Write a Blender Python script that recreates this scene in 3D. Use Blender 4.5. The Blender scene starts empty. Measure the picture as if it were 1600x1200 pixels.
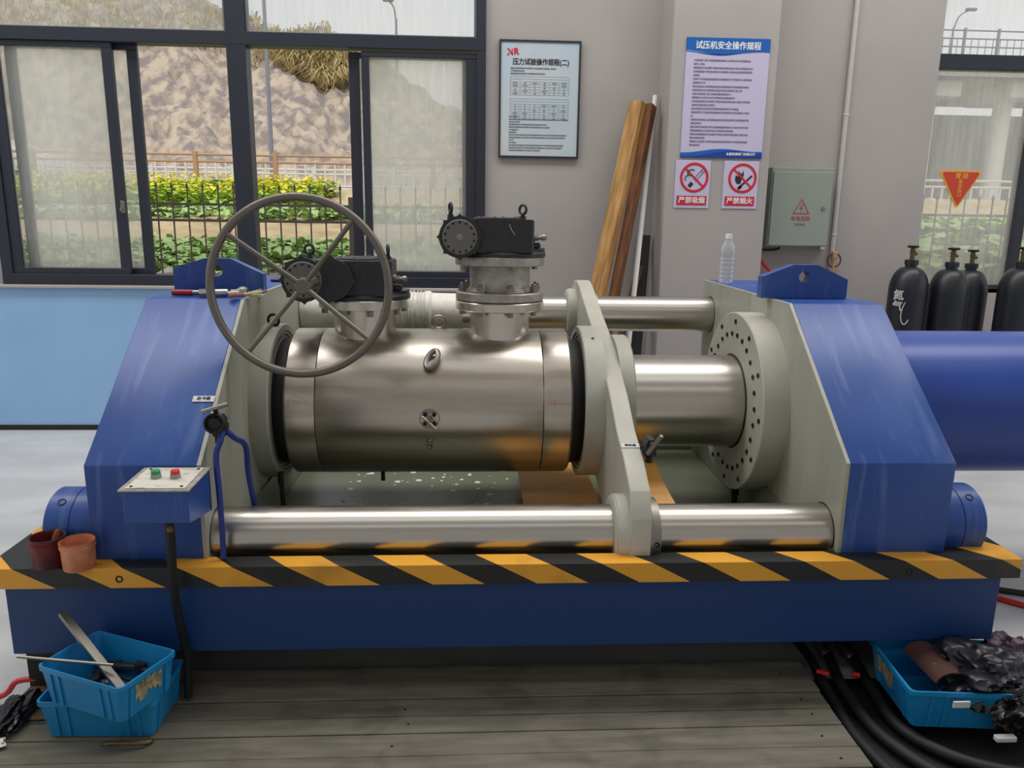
import bpy, bmesh, math, random
from mathutils import Vector, Matrix, noise
R_ = random.Random(7)
PI = math.pi
scene = bpy.context.scene
COL = scene.collection

# ------------------------------------------------------------------ camera
cam_d = bpy.data.cameras.new('camera'); cam = bpy.data.objects.new('camera', cam_d); COL.objects.link(cam)
F_PX = 1203.0
cam_d.sensor_fit = 'HORIZONTAL'; cam_d.sensor_width = 36.0; cam_d.lens = 36.0 * F_PX / 1600.0
cam_d.clip_start = 0.05; cam_d.clip_end = 400
dn = Vector((722 - 800, 6100 - 600, F_PX)).normalized()
fy = Vector((737 - 800, 335 - 600, F_PX)); fy = (fy - fy.dot(dn) * dn).normalized()
rx = dn.cross(fy)
if rx.x < 0: rx = -rx
# rows: world vector of each camera axis (camera x right, y down, z forward)
up_ = -dn
def cw(i): return Vector((rx[i], fy[i], up_[i]))
cx_, cy_, cz_ = cw(0), -cw(1), -cw(2)
M = Matrix((cx_, cy_, cz_)).transposed().to_4x4(); M.translation = Vector((0, 0, 1.5))
cam.matrix_world = M
scene.camera = cam

# ------------------------------------------------------------------ world (overcast sky), exposure
w = bpy.data.worlds.new('overcast_sky'); scene.world = w; w.use_nodes = True
nt = w.node_tree; nt.nodes.clear()
tc = nt.nodes.new('ShaderNodeTexCoord'); ns = nt.nodes.new('ShaderNodeTexNoise'); ns.inputs['Scale'].default_value = 3.0; ns.inputs['Detail'].default_value = 5
mp = nt.nodes.new('ShaderNodeMapping'); mp.inputs['Scale'].default_value = (1, 1, 3)
cr = nt.nodes.new('ShaderNodeValToRGB'); cr.color_ramp.elements[0].position = .3; cr.color_ramp.elements[0].color = (.74, .76, .80, 1)
cr.color_ramp.elements[1].position = .7; cr.color_ramp.elements[1].color = (.90, .90, .87, 1)
bg = nt.nodes.new('ShaderNodeBackground'); bg.inputs['Strength'].default_value = 1.05
ow = nt.nodes.new('ShaderNodeOutputWorld')
nt.links.new(tc.outputs['Generated'], mp.inputs['Vector']); nt.links.new(mp.outputs['Vector'], ns.inputs['Vector'])
nt.links.new(ns.outputs['Fac'], cr.inputs['Fac']); nt.links.new(cr.outputs['Color'], bg.inputs['Color']); nt.links.new(bg.outputs['Background'], ow.inputs['Surface'])
scene.view_settings.view_transform = 'Standard'; scene.view_settings.look = 'None'
scene.view_settings.gamma = 1.0; scene.view_settings.use_curve_mapping = False
scene.view_settings.exposure = 0.0
scene.cycles.use_denoising = True
scene.cycles.max_bounces = 8; scene.cycles.transparent_max_bounces = 16
scene.cycles.caustics_reflective = False; scene.cycles.caustics_refractive = False

def area(name, loc, sx, sy, power, col=(1, .97, .93), rot=(0, 0, 0)):
    d = bpy.data.lights.new(name, 'AREA'); d.shape = 'RECTANGLE'; d.size = sx; d.size_y = sy; d.energy = power; d.color = col
    o = bpy.data.objects.new(name, d); COL.objects.link(o); o.location = loc; o.rotation_euler = rot
    return o
# rows of ceiling lamps of the hall
area('ceiling_lamp_row', (0.0, 3.6, 5.6), 12.0, 1.4, 370)
area('ceiling_lamp_row', (0.0, 1.0, 5.6), 12.0, .9, 60)
area('ceiling_lamp_row', (0.0, -2.4, 5.6), 12.0, .6, 60)
d = bpy.data.lights.new('hill_fill_sun', 'SUN'); d.energy = 1.6; d.angle = math.radians(50); d.color = (1, .97, .92); o = bpy.data.objects.new('hill_fill_sun', d); COL.objects.link(o); o.rotation_euler = (math.radians(42), 0, math.radians(-12))  # soft sun added under the overcast sky to brighten the hillside

# ------------------------------------------------------------------ materials
def lin(c): return tuple(((v / 255) / 12.92 if v / 255 <= .04045 else ((v / 255 + .055) / 1.055) ** 2.4) for v in c) + (1,)
def mat(name, col, rough=.5, metal=0, var=None, vscale=6, vstretch=(1, 1, 1), bump=0, bscale=60, bstretch=(1, 1, 1), spec=.5, ramp=(.35, .65), detail=5, coat=0, **kw):
    m = bpy.data.materials.new(name); m.use_nodes = True; t = m.node_tree; b = t.nodes['Principled BSDF']
    b.inputs['Base Color'].default_value = lin(col); b.inputs['Roughness'].default_value = rough; b.inputs['Metallic'].default_value = metal
    b.inputs['Specular IOR Level'].default_value = spec; b.inputs['Coat Weight'].default_value = coat
    for k, v in kw.items(): b.inputs[k.replace('_', ' ')].default_value = v
    if var or bump:
        co = t.nodes.new('ShaderNodeTexCoord')
    if var:
        mp = t.nodes.new('ShaderNodeMapping'); mp.inputs['Scale'].default_value = vstretch
        n = t.nodes.new('ShaderNodeTexNoise'); n.inputs['Scale'].default_value = vscale; n.inputs['Detail'].default_value = detail
        r = t.nodes.new('ShaderNodeValToRGB'); r.color_ramp.elements[0].position = ramp[0]; r.color_ramp.elements[1].position = ramp[1]
        r.color_ramp.elements[0].color = lin(col); r.color_ramp.elements[1].color = lin(var)
        t.links.new(co.outputs['Object'], mp.inputs['Vector']); t.links.new(mp.outputs['Vector'], n.inputs['Vector'])
        t.links.new(n.outputs['Fac'], r.inputs['Fac']); t.links.new(r.outputs['Color'], b.inputs['Base Color'])
    if bump:
        mp = t.nodes.new('ShaderNodeMapping'); mp.inputs['Scale'].default_value = bstretch
        n = t.nodes.new('ShaderNodeTexNoise'); n.inputs['Scale'].default_value = bscale; n.inputs['Detail'].default_value = 4
        u = t.nodes.new('ShaderNodeBump'); u.inputs['Strength'].default_value = bump; u.inputs['Distance'].default_value = .01
        t.links.new(co.outputs['Object'], mp.inputs['Vector']); t.links.new(mp.outputs['Vector'], n.inputs['Vector'])
        t.links.new(n.outputs['Fac'], u.inputs['Height']); t.links.new(u.outputs['Normal'], b.inputs['Normal'])
    return m
MT = {}
def add(k, *a, **kw): MT[k] = mat(k, *a, **kw)
add('wall_front_paint', (226, 224, 220), .9)
add('wall_paint', (164, 159, 157), .85, var=(171, 166, 163), vscale=1.5, bump=.05, bscale=120)
add('ceiling_paint', (150, 150, 150), .9)
add('floor_concrete', (200, 201, 203), .45, var=(178, 180, 183), vscale=1.3, vstretch=(1, 2.5, 1), bump=.04, bscale=30)
add('panel_blue', (140, 180, 222), .6, var=(148, 187, 226), vscale=2)
add('blue_paint', (32, 70, 142), .37, var=(40, 80, 152), vscale=3)
add('tank_blue_paint', (34, 66, 150), .36, var=(38, 72, 156), vscale=2)
add('dark_blue_paint', (24, 60, 116), .45)
add('grey_paint', (172, 172, 160), .5, var=(158, 160, 148), vscale=3, vstretch=(1, 3, .6))
add('grey_paint_light', (186, 184, 174), .5, var=(172, 171, 160), vscale=5)
add('steel_turned', (194, 190, 184), .33, 1, var=(168, 158, 144), vscale=4, vstretch=(.25, 4, 4), bump=.03, bscale=260, bstretch=(8, .4, .4))  # lengthwise colour bands imitate horizontal reflections in the turned steel
add('steel_neck', (214, 209, 200), .25, 1, bump=.03, bscale=200, bstretch=(.4, .4, 8))
add('steel_chrome', (190, 186, 179), .3, 1, bump=.012, bscale=200, bstretch=(8, .4, .4))
add('steel_dull', (150, 146, 138), .45, 1)
add('cast_steel', (182, 177, 170), .5, .8, var=(160, 155, 148), vscale=40, bump=.15, bscale=90)
add('bolt_steel', (140, 134, 124), .4, 1)
add('dark_steel', (52, 50, 50), .45, .7)
add('black_cast', (34, 36, 42), .42, var=(42, 44, 50), vscale=50, bump=.12, bscale=120)
add('cover_grey', (112, 110, 106), .5, .3)
add('wheel_paint', (116, 110, 103), .35, .55)
add('rubber', (20, 20, 22), .6)
add('hose_rubber', (17, 21, 20), .6)
add('blue_hose', (28, 48, 130), .4)
add('red_plastic', (205, 40, 42), .4)
add('green_plastic', (30, 140, 90), .35)
add('white_plastic', (225, 224, 220), .5)
add('frame_alu', (42, 46, 58), .45, .2)
add('frame_light', (120, 126, 132), .5, .2)
add('crate_blue', (26, 128, 186), .4, var=(30, 138, 196), vscale=8)
add('plastic_black', (18, 18, 22), .28)
add('plastic_clear_white', (226, 222, 212), .45, bump=.3, bscale=30, bstretch=(4, 1, 1))
add('wood_tan', (184, 142, 84), .7, var=(140, 100, 52), vscale=9, vstretch=(4, 4, .5), bump=.2, bscale=30, bstretch=(4, 4, .4))
add('wood_bark', (120, 74, 40), .8, var=(82, 48, 28), vscale=12, vstretch=(4, 4, .5), bump=.3, bscale=30, bstretch=(4, 4, .4))
add('plywood', (250, 190, 100), .45, var=(240, 172, 80), vscale=5, vstretch=(1, 6, 6))
add('plank_grey', (118, 114, 102), .8, var=(92, 89, 78), vscale=5, vstretch=(1, 8, 1), bump=.25, bscale=30, bstretch=(1, 10, 1), ramp=(.3, .7))
add('plank_brown', (110, 84, 64), .8, var=(88, 66, 50), vscale=5, vstretch=(1, 8, 1), bump=.25, bscale=30, bstretch=(1, 10, 1))
add('tray_paint', (120, 124, 110), .35)
add('foam', (232, 232, 222), .6)
add('copper_paint', (222, 150, 116), .55, var=(186, 108, 72), vscale=18)
add('maroon_paint', (120, 26, 34), .5, var=(60, 16, 22), vscale=14)
add('can_rust', (150, 78, 36), .7, var=(110, 56, 30), vscale=20)
add('black_and_shade', (16, 16, 16), .6)  # flat black for screws, holes, mat, residue; also shade below the bench
add('conduit_white', (192, 187, 183), .5)
add('paper_white', (206, 208, 206), .5)
add('scuffed_plate', (208, 204, 192), .5)
add('poster_lavender', (196, 190, 218), .35)
add('poster_paper', (194, 200, 204), .3, var=(176, 196, 208), vscale=3)
add('poster_blue', (24, 96, 178), .35)
add('poster_navy', (24, 62, 148), .35)
add('poster_pale', (120, 180, 220), .35)
add('ink_black', (34, 34, 38), .6)
add('ink_grey', (116, 116, 120), .6)
add('ink_violet', (132, 124, 154), .6)
add('ink_white', (236, 238, 240), .6)
add('ink_red', (196, 30, 48), .6)
add('ink_dull_red', (165, 70, 66), .6)
add('ink_yellow', (226, 170, 60), .6)
add('sign_red', (196, 62, 38), .45)
add('cabinet_grey', (142, 150, 142), .5)
add('cylinder_black', (30, 34, 40), .38)
add('brass', (110, 96, 62), .4, .8)
add('orange_paint', (176, 138, 104), .5)
add('rail_white', (216, 212, 204), .5)
add('iron_fence', (98, 90, 84), .6)
add('soil', (176, 154, 118), .95, var=(204, 186, 148), vscale=3, bump=.4, bscale=8)
add('rock', (190, 174, 156), .95, var=(138, 128, 124), vscale=2.6, vstretch=(1, 1, .7), bump=1, bscale=7, ramp=(.40, .60), detail=10)
add('dry_grass', (206, 186, 134), .9, var=(172, 156, 104), vscale=3)
add('leaf_green', (190, 214, 146), .7, var=(150, 186, 112), vscale=5)
add('leaf_lime', (200, 216, 96), .7, var=(160, 194, 78), vscale=5)
add('flower_yellow', (240, 226, 60), .7)
add('rubble', (214, 204, 196), .9, var=(190, 178, 168), vscale=8)
add('asphalt', (150, 146, 142), .9)
add('bridge_concrete', (176, 178, 178), .8)
add('pole_grey', (128, 132, 140), .5)
add('car_white', (235, 236, 238), .3)
add('car_glass', (50, 56, 64), .15)
add('tool_red', (150, 30, 34), .5)
add('tool_wood', (150, 104, 96), .6)
add('bristle', (206, 200, 160), .9)
add('bag_purple', (70, 44, 62), .4)
add('bag_charcoal', (30, 30, 38), .32)
add('cardboard', (74, 42, 36), .7)
add('sticker_torn', (190, 176, 140), .8, var=(120, 112, 84), vscale=60)

def wear(m, col, scale=2.2, stretch=(1.5, 1, 5), lo=.60, hi=.72, amt=.5):
    """chalky runs and scuffs on a painted surface"""
    t = m.node_tree; b = t.nodes['Principled BSDF']; src = b.inputs['Base Color'].links[0].from_socket if b.inputs['Base Color'].links else None
    co = t.nodes.new('ShaderNodeTexCoord'); mp = t.nodes.new('ShaderNodeMapping'); mp.inputs['Scale'].default_value = stretch
    mp.inputs['Rotation'].default_value = (0, .25, 0)
    n = t.nodes.new('ShaderNodeTexNoise'); n.inputs['Scale'].default_value = scale; n.inputs['Detail'].default_value = 8; n.inputs['Distortion'].default_value = .6
    r = t.nodes.new('ShaderNodeMapRange'); r.inputs[1].default_value = lo; r.inputs[2].default_value = hi; r.inputs[4].default_value = amt
    x = t.nodes.new('ShaderNodeMix'); x.data_type = 'RGBA'; x.inputs[7].default_value = lin(col)
    t.links.new(co.outputs['Object'], mp.inputs['Vector']); t.links.new(mp.outputs['Vector'], n.inputs['Vector']); t.links.new(n.outputs['Fac'], r.inputs[0])
    t.links.new(r.outputs[0], x.inputs[0])
    if src: t.links.new(src, x.inputs[6])
    else: x.inputs[6].default_value = b.inputs['Base Color'].default_value
    t.links.new(x.outputs[2], b.inputs['Base Color'])
wear(MT['blue_paint'], (124, 146, 196), stretch=(9, 1.6, 1.2), lo=.56, hi=.8, amt=.4)
wear(MT['grey_paint'], (112, 110, 92), scale=2.5, stretch=(2, 5, .8), lo=.56, hi=.75, amt=.4)
wear(MT['plank_grey'], (60, 58, 50), scale=3, stretch=(2, 2, 2), lo=.5, hi=.7, amt=.5)
wear(MT['scuffed_plate'], (120, 108, 92), scale=14, stretch=(1, 2.5, 1), lo=.5, hi=.66, amt=.7)
wear(MT['floor_concrete'], (140, 142, 146), scale=2, stretch=(1, 1, 1), lo=.55, hi=.75, amt=.4)

def stripes():
    m = mat('hazard_stripes', (226, 156, 30), .42); t = m.node_tree; b = t.nodes['Principled BSDF']; N = t.nodes.new; L = t.links.new
    co = N('ShaderNodeTexCoord'); sp = N('ShaderNodeSeparateXYZ'); L(co.outputs['Object'], sp.inputs[0])
    def ma(op, a, b_=None):
        n = N('ShaderNodeMath'); n.operation = op
        for i, v in enumerate((a, b_)):
            if v is None: continue
            if isinstance(v, (int, float)): n.inputs[i].default_value = v
            else: L(v, n.inputs[i])
        return n.outputs[0]
    zz = ma('MULTIPLY', ma('SUBTRACT', .486, sp.outputs['Z']), -1.9)   # object coordinates start at the bench's own origin (.18, 2.95, 0)
    yy = ma('MULTIPLY', ma('SUBTRACT', sp.outputs['Y'], 2.12 - 2.95), .93)
    u = ma('ADD', ma('ADD', sp.outputs['X'], zz), yy)
    fr = ma('FRACT', ma('DIVIDE', ma('ADD', u, 0.18 + 0.231 + .311 * 20), .311))
    s = ma('LESS_THAN', fr, .50)
    x = N('ShaderNodeMix'); x.data_type = 'RGBA'; L(s, x.inputs[0]); x.inputs[6].default_value = lin((30, 32, 34)); x.inputs[7].default_value = lin((228, 164, 52))
    n = N('ShaderNodeTexNoise'); n.inputs['Scale'].default_value = 4; n.inputs['Detail'].default_value = 8; L(co.outputs['Object'], n.inputs['Vector'])
    r = N('ShaderNodeMapRange'); r.inputs[1].default_value = .58; r.inputs[2].default_value = .72; r.inputs[4].default_value = .45; L(n.outputs['Fac'], r.inputs[0])
    y = N('ShaderNodeMix'); y.data_type = 'RGBA'; L(r.outputs[0], y.inputs[0]); L(x.outputs[2], y.inputs[6]); y.inputs[7].default_value = lin((90, 74, 44))
    L(y.outputs[2], b.inputs['Base Color']); return m
MT['hazard_stripes'] = stripes()

def pane_mat(name, haze, col=(215, 222, 220), scale=3, clear=0.0):
    m = bpy.data.materials.new(name); m.use_nodes = True; t = m.node_tree; t.nodes.clear(); N = t.nodes.new; L = t.links.new
    o = N('ShaderNodeOutputMaterial'); tr = N('ShaderNodeBsdfTransparent'); tl = N('ShaderNodeBsdfTranslucent'); df = N('ShaderNodeBsdfDiffuse'); gl = N('ShaderNodeBsdfGlossy')
    gl.inputs['Roughness'].default_value = .05
    tl.inputs['Color'].default_value = lin(col); df.inputs['Color'].default_value = lin(col)
    a = N('ShaderNodeMixShader'); a.inputs[0].default_value = .12; L(tl.outputs[0], a.inputs[1]); L(df.outputs[0], a.inputs[2])
    co = N('ShaderNodeTexCoord'); mp = N('ShaderNodeMapping'); mp.inputs['Scale'].default_value = (9, 1, 1); n = N('ShaderNodeTexNoise'); n.inputs['Scale'].default_value = scale; n.inputs['Detail'].default_value = 9
    r = N('ShaderNodeMapRange'); r.inputs[1].default_value = .3; r.inputs[2].default_value = .75; r.inputs[3].default_value = haze * .75; r.inputs[4].default_value = min(1, haze * 1.25)
    L(co.outputs['Object'], mp.inputs[0]); L(mp.outputs[0], n.inputs['Vector']); L(n.outputs['Fac'], r.inputs[0])
    b = N('ShaderNodeMixShader'); L(r.outputs[0], b.inputs[0]); L(tr.outputs[0], b.inputs[1]); L(a.outputs[0], b.inputs[2])
    c = N('ShaderNodeMixShader'); c.inputs[0].default_value = .04; L(b.outputs[0], c.inputs[1]); L(gl.outputs[0], c.inputs[2]); L(c.outputs[0], o.inputs[0]); return m
MT['pane_frosted'] = pane_mat('pane_frosted', .30, (250, 252, 248))
MT['pane_dusty'] = pane_mat('pane_dusty', .26, (245, 248, 244))
MT['pane_light'] = pane_mat('pane_light', .15)
def clear_plastic():
    m = bpy.data.materials.new('clear_plastic'); m.use_nodes = True; t = m.node_tree; t.nodes.clear(); N = t.nodes.new; L = t.links.new
    o = N('ShaderNodeOutputMaterial'); tr = N('ShaderNodeBsdfTransparent'); g = N('ShaderNodeBsdfPrincipled')
    tr.inputs[0].default_value = (.93, .95, .97, 1)
    g.inputs['Base Color'].default_value = lin((225, 228, 232)); g.inputs['Roughness'].default_value = .12
    lw = N('ShaderNodeLayerWeight'); lw.inputs[0].default_value = .35
    r = N('ShaderNodeMapRange'); r.inputs[3].default_value = .22; r.inputs[4].default_value = .9; L(lw.outputs['Facing'], r.inputs[0])
    a = N('ShaderNodeMixShader'); L(r.outputs[0], a.inputs[0]); L(tr.outputs[0], a.inputs[1]); L(g.outputs[0], a.inputs[2]); L(a.outputs[0], o.inputs[0]); return m
MT['clear_plastic'] = clear_plastic()
def water():
    m = mat('trough_water', (112, 118, 98), .3, bump=.05, bscale=6); return m
MT['trough_water'] = water()

# ------------------------------------------------------------------ mesh helpers
def B(): return bmesh.new()
def box(bm, x0, x1, y0, y1, z0, z1, bev=0, seg=1):
    vs = [bm.verts.new(v) for v in ((x0, y0, z0), (x1, y0, z0), (x1, y1, z0), (x0, y1, z0), (x0, y0, z1), (x1, y0, z1), (x1, y1, z1), (x0, y1, z1))]
    fs = [bm.faces.new([vs[i] for i in q]) for q in ((3, 2, 1, 0), (4, 5, 6, 7), (0, 1, 5, 4), (1, 2, 6, 5), (2, 3, 7, 6), (3, 0, 4, 7))]
    if bev:
        es = list({e for f in fs for e in f.edges})
        bmesh.ops.bevel(bm, geom=es, offset=bev, segments=seg, affect='EDGES', profile=.5)
    return bm
def frame_of(d):
    d = Vector(d).normalized(); a = Vector((0, 0, 1)) if abs(d.z) < .9 else Vector((1, 0, 0))
    u = d.cross(a).normalized(); v = d.cross(u).normalized(); return d, u, v
def lathe(bm, o, axis, prof, n=32, cap0=True, cap1=True):
    """prof: list of (distance along axis, radius)"""
    o = Vector(o); d, u, v = frame_of(axis); rings = []
    for (s, r) in prof:
        if r <= 1e-6: rings.append([bm.verts.new(o + d * s)])
        else: rings.append([bm.verts.new(o + d * s + (u * math.cos(2 * PI * k / n) + v * math.sin(2 * PI * k / n)) * r) for k in range(n)])
    fs = []
    for a, b in zip(rings, rings[1:]):
        for k in range(n):
            k2 = (k + 1) % n
            if len(a) == 1 and len(b) == 1: continue
            if len(a) == 1: fs.append(bm.faces.new((a[0], b[k], b[k2])))
            elif len(b) == 1: fs.append(bm.faces.new((a[k], b[0], a[k2])))
            else: fs.append(bm.faces.new((a[k], b[k], b[k2], a[k2])))
    if cap0 and len(rings[0]) > 1: fs.append(bm.faces.new(rings[0]))
    if cap1 and len(rings[-1]) > 1: fs.append(bm.faces.new(list(reversed(rings[-1]))))
    return fs
def cyl(bm, p0, p1, r, r1=None, n=24, ch=0):
    p0 = Vector(p0); p1 = Vector(p1); L = (p1 - p0).length; r1 = r if r1 is None else r1
    if ch: prof = [(0, r - ch), (ch, r), (L - ch, r1), (L, r1 - ch)]
    else: prof = [(0, r), (L, r1)]
    return lathe(bm, p0, p1 - p0, prof, n)
def hexn(bm, p0, p1, r): return cyl(bm, p0, p1, r, n=6)
def smooth_pts(pts, k=6):
    pts = [Vector(p) for p in pts]
    if len(pts) < 3: return pts
    P = [pts[0] * 2 - pts[1]] + pts + [pts[-1] * 2 - pts[-2]]; out = []
    for i in range(1, len(P) - 2):
        a, b, c, d = P[i - 1:i + 3]
        for j in range(k):
            t = j / k; out.append(.5 * ((2 * b) + (c - a) * t + (2 * a - 5 * b + 4 * c - d) * t * t + (3 * b - a - 3 * c + d) * t ** 3))
    out.append(pts[-1]); return out
def tube(bm, pts, r, n=10, closed=False, k=6, smooth=True, rf=None):
    P = smooth_pts(pts, k) if smooth and not closed else [Vector(p) for p in pts]
    m = len(P); rings = []; u = None
    for i in range(m):
        a = P[(i - 1) % m] if (closed or i > 0) else P[0]; b = P[(i + 1) % m] if (closed or i < m - 1) else P[-1]
        d = (b - a).normalized()
        if u is None: _, u, _v = frame_of(d)
        u = (u - d * u.dot(d)).normalized(); v = d.cross(u)
        rr = rf(i / (m - 1)) if rf else r
        rings.append([bm.verts.new(P[i] + (u * math.cos(2 * PI * k_ / n) + v * math.sin(2 * PI * k_ / n)) * rr) for k_ in range(n)])
    for i in range(m if closed else m - 1):
        a = rings[i]; b = rings[(i + 1) % m]
        for k_ in range(n): bm.faces.new((a[k_], a[(k_ + 1) % n], b[(k_ + 1) % n], b[k_]))
    if not closed: bm.faces.new(list(reversed(rings[0]))); bm.faces.new(rings[-1])
def torus(bm, c, axis, R, r, n=32, m=10, arc=None):
    c = Vector(c); d, u, v = frame_of(axis)
    if arc is None: tube(bm, [c + (u * math.cos(2 * PI * i / n) + v * math.sin(2 * PI * i / n)) * R for i in range(n)], r, m, closed=True)
def prism(bm, loops, axis, a, b):
    """loops: first outer then holes, each list of 2D pts in the plane of the other two axes (in x,y,z order)"""
    def P(p, t):
        return {0: (t, p[0], p[1]), 1: (p[0], t, p[1]), 2: (p[0], p[1], t)}[axis]
    t2 = bmesh.new(); es = []
    for lp in loops:
        vs = [t2.verts.new(P(p, a)) for p in lp]
        for i in range(len(vs)): es.append(t2.edges.new((vs[i], vs[(i + 1) % len(vs)])))
    if len(loops) == 1: t2.faces.new(vs)
    else: bmesh.ops.triangle_fill(t2, edges=es, use_beauty=True)
    g = bmesh.ops.extrude_face_region(t2, geom=list(t2.faces))
    mv = [0, 0, 0]; mv[axis] = b - a
    bmesh.ops.translate(t2, verts=[e for e in g['geom'] if isinstance(e, bmesh.types.BMVert)], vec=mv)
    bmesh.ops.recalc_face_normals(t2, faces=t2.faces)
    me = bpy.data.meshes.new('tmp'); t2.to_mesh(me); t2.free(); bm.from_mesh(me); bpy.data.meshes.remove(me)
def circle2(c, r, n=32, a0=0, a1=2 * PI, end=False):
    return [(c[0] + r * math.cos(a0 + (a1 - a0) * i / n), c[1] + r * math.sin(a0 + (a1 - a0) * i / n)) for i in range(n + (1 if end else 0))]

ROOT = {}
def finish(name, bm, m, off, smooth=35, recalc=True):
    if recalc: bmesh.ops.recalc_face_normals(bm, faces=bm.faces)
    for f in bm.faces: f.smooth = True
    lim = math.radians(smooth)
    for e in bm.edges:
        if len(e.link_faces) != 2 or e.calc_face_angle(9) > lim: e.smooth = False
    if off: bmesh.ops.translate(bm, verts=bm.verts, vec=-Vector(off))
    me = bpy.data.meshes.new(name); bm.to_mesh(me); bm.free()
    for x in (m if isinstance(m, (list, tuple)) else [m]): me.materials.append(MT[x])
    return me
def setp(o, label=None, cat=None, group=None, kind=None):
    if label: o['label'] = label
    if cat: o['category'] = cat
    if group: o['group'] = group
    if kind: o['kind'] = kind
    return o
def thing(name, label, cat, loc, group=None, kind=None):
    o = bpy.data.objects.new(name, None); COL.objects.link(o); o.location = loc; o.empty_display_size = .1
    ROOT[o.name] = Vector(loc); return setp(o, label, cat, group, kind)
def part(name, bm, m, parent, label=None, kind=None, smooth=35, at=None):
    off = ROOT[parent.name]
    c = Vector(at) if at else None
    me = finish(name, bm, m, (c if c else off), smooth)
    o = bpy.data.objects.new(name, me); COL.objects.link(o); o.parent = parent
    if c: o.location = c - off; ROOT[o.name] = c
    else: ROOT[o.name] = off
    return setp(o, label, kind=kind)
def solo(name, bm, m, label, cat, loc, group=None, kind=None, smooth=35):
    me = finish(name, bm, m, loc, smooth); o = bpy.data.objects.new(name, me); COL.objects.link(o); o.location = loc; ROOT[o.name] = Vector(loc)
    return setp(o, label, cat, group, kind)
def struct(name, bm, m, smooth=35, label=None, cat=None):
    me = finish(name, bm, m, None, smooth); o = bpy.data.objects.new(name, me); COL.objects.link(o); ROOT[o.name] = Vector((0, 0, 0))
    return setp(o, label, cat, kind='structure')
def copy_part(src, parent, world_delta=None, rot=None):
    o = src.copy(); COL.objects.link(o); o.parent = parent; ROOT[o.name] = ROOT[src.name]
    if world_delta: o.location = src.location + Vector(world_delta)
    return o
def copy_tree(src, loc, parent=None):
    o = src.copy(); COL.objects.link(o); ROOT[o.name] = Vector(loc if parent is None else ROOT[parent.name])
    if parent is None: o.location = loc
    else: o.parent = parent
    for ch in list(src.children): copy_tree(ch, None, o)
    return o
def text_bm(body, size, c, right=(1, 0, 0), up=(0, 0, 1), depth=.0006, bold=0, align='CENTER', xs=1, spacing=1.0, line=1.0):
    cu = bpy.data.curves.new('t', 'FONT'); cu.body = body; cu.size = size; cu.extrude = depth; cu.align_x = align; cu.align_y = 'CENTER'
    cu.space_character = spacing; cu.space_line = line; cu.resolution_u = 1 if size < .016 else 3
    o = bpy.data.objects.new('t', cu); COL.objects.link(o); bpy.context.view_layer.update()
    me = bpy.data.meshes.new_from_object(o.evaluated_get(bpy.context.evaluated_depsgraph_get()))
    r = Vector(right).normalized(); u = Vector(up).normalized(); n = r.cross(u)
    mm = Matrix((r * xs, u, n)).transposed().to_4x4(); mm.translation = Vector(c); me.transform(mm)
    bm = B(); bm.from_mesh(me)
    if bold:
        for dx, dz in ((1, 0), (0, 1), (1, 1)):
            me.transform(Matrix.Translation(r * dx * bold * 1.6 + u * dz * bold * 1.2 - n * 0.00001 * (dx + 2 * dz))); bm.from_mesh(me); me.transform(Matrix.Translation(-(r * dx * bold * 1.6 + u * dz * bold * 1.2 - n * 0.00001 * (dx + 2 * dz))))
    bpy.data.meshes.remove(me); bpy.data.objects.remove(o); bpy.data.curves.remove(cu)
    return bm
def bolt_head(bm, p, axis, r, h, sock=True, n=12):
    """socket head: proud ring with a recessed hexagon"""
    if sock: lathe(bm, p, axis, [(0, r), (h, r), (h, r * .62), (h * .3, r * .58), (h * .3, 0)], n, cap0=False, cap1=False)
    else: cyl(bm, p, Vector(p) + Vector(axis).normalized() * h, r, n=6)

# ------------------------------------------------------------------ room
YW = 5.4
bm = B(); box(bm, -7, 8, -5, 5.6, -.1, 0); struct('floor', bm, 'floor_concrete')
bm = B(); box(bm, -7.2, 8.2, -5.2, 5.8, 6.0, 6.2); struct('ceiling', bm, 'ceiling_paint')
bm = B(); prism(bm, [[(-7, -.1), (8, -.1), (8, 6), (-7, 6)], [(-3.14, 1.03), (.09, 1.03), (.09, 3.9), (-3.14, 3.9)], [(3.16, 1.03), (6.2, 1.03), (6.2, 3.9), (3.16, 3.9)]], 1, YW, YW + .22)
struct('wall_back', bm, 'wall_paint')
bm = B(); prism(bm, [[(-5.2, -.1), (5.7, -.1), (5.7, 6), (-5.2, 6)], [(-4.2, 1.0), (4.9, 1.0), (4.9, 5.0), (-4.2, 5.0)]], 0, -7.2, -7.0); struct('wall_left', bm, 'wall_paint')
bm = B(); prism(bm, [[(-5.2, -.1), (5.7, -.1), (5.7, 6), (-5.2, 6)], [(-4.2, 1.0), (4.9, 1.0), (4.9, 5.0), (-4.2, 5.0)]], 0, 8.0, 8.2); struct('wall_right', bm, 'wall_paint')
bm = B(); box(bm, -7.2, 8.2, -5.2, -5, -.1, 6); struct('wall_front', bm, 'wall_front_paint')
bm = B(); box(bm, 1.252, 1.93, 5.1, YW + .02, 0, 6, .006); struct('trim_1', bm, 'wall_paint')
# light blue lower wall panel
bm = B(); box(bm, -6.5, -.9, 5.33, 5.395, .03, 1.0, .004)
solo('wall_panel', bm, 'panel_blue', 'light blue flat panel covering the wall below the left window', 'panel', (-3, 5.39, 0))
bm = B(); box(bm, -6.5, -.9, 5.315, 5.395, 0, .03); struct('baseboard_back', bm, 'rubber')

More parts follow.
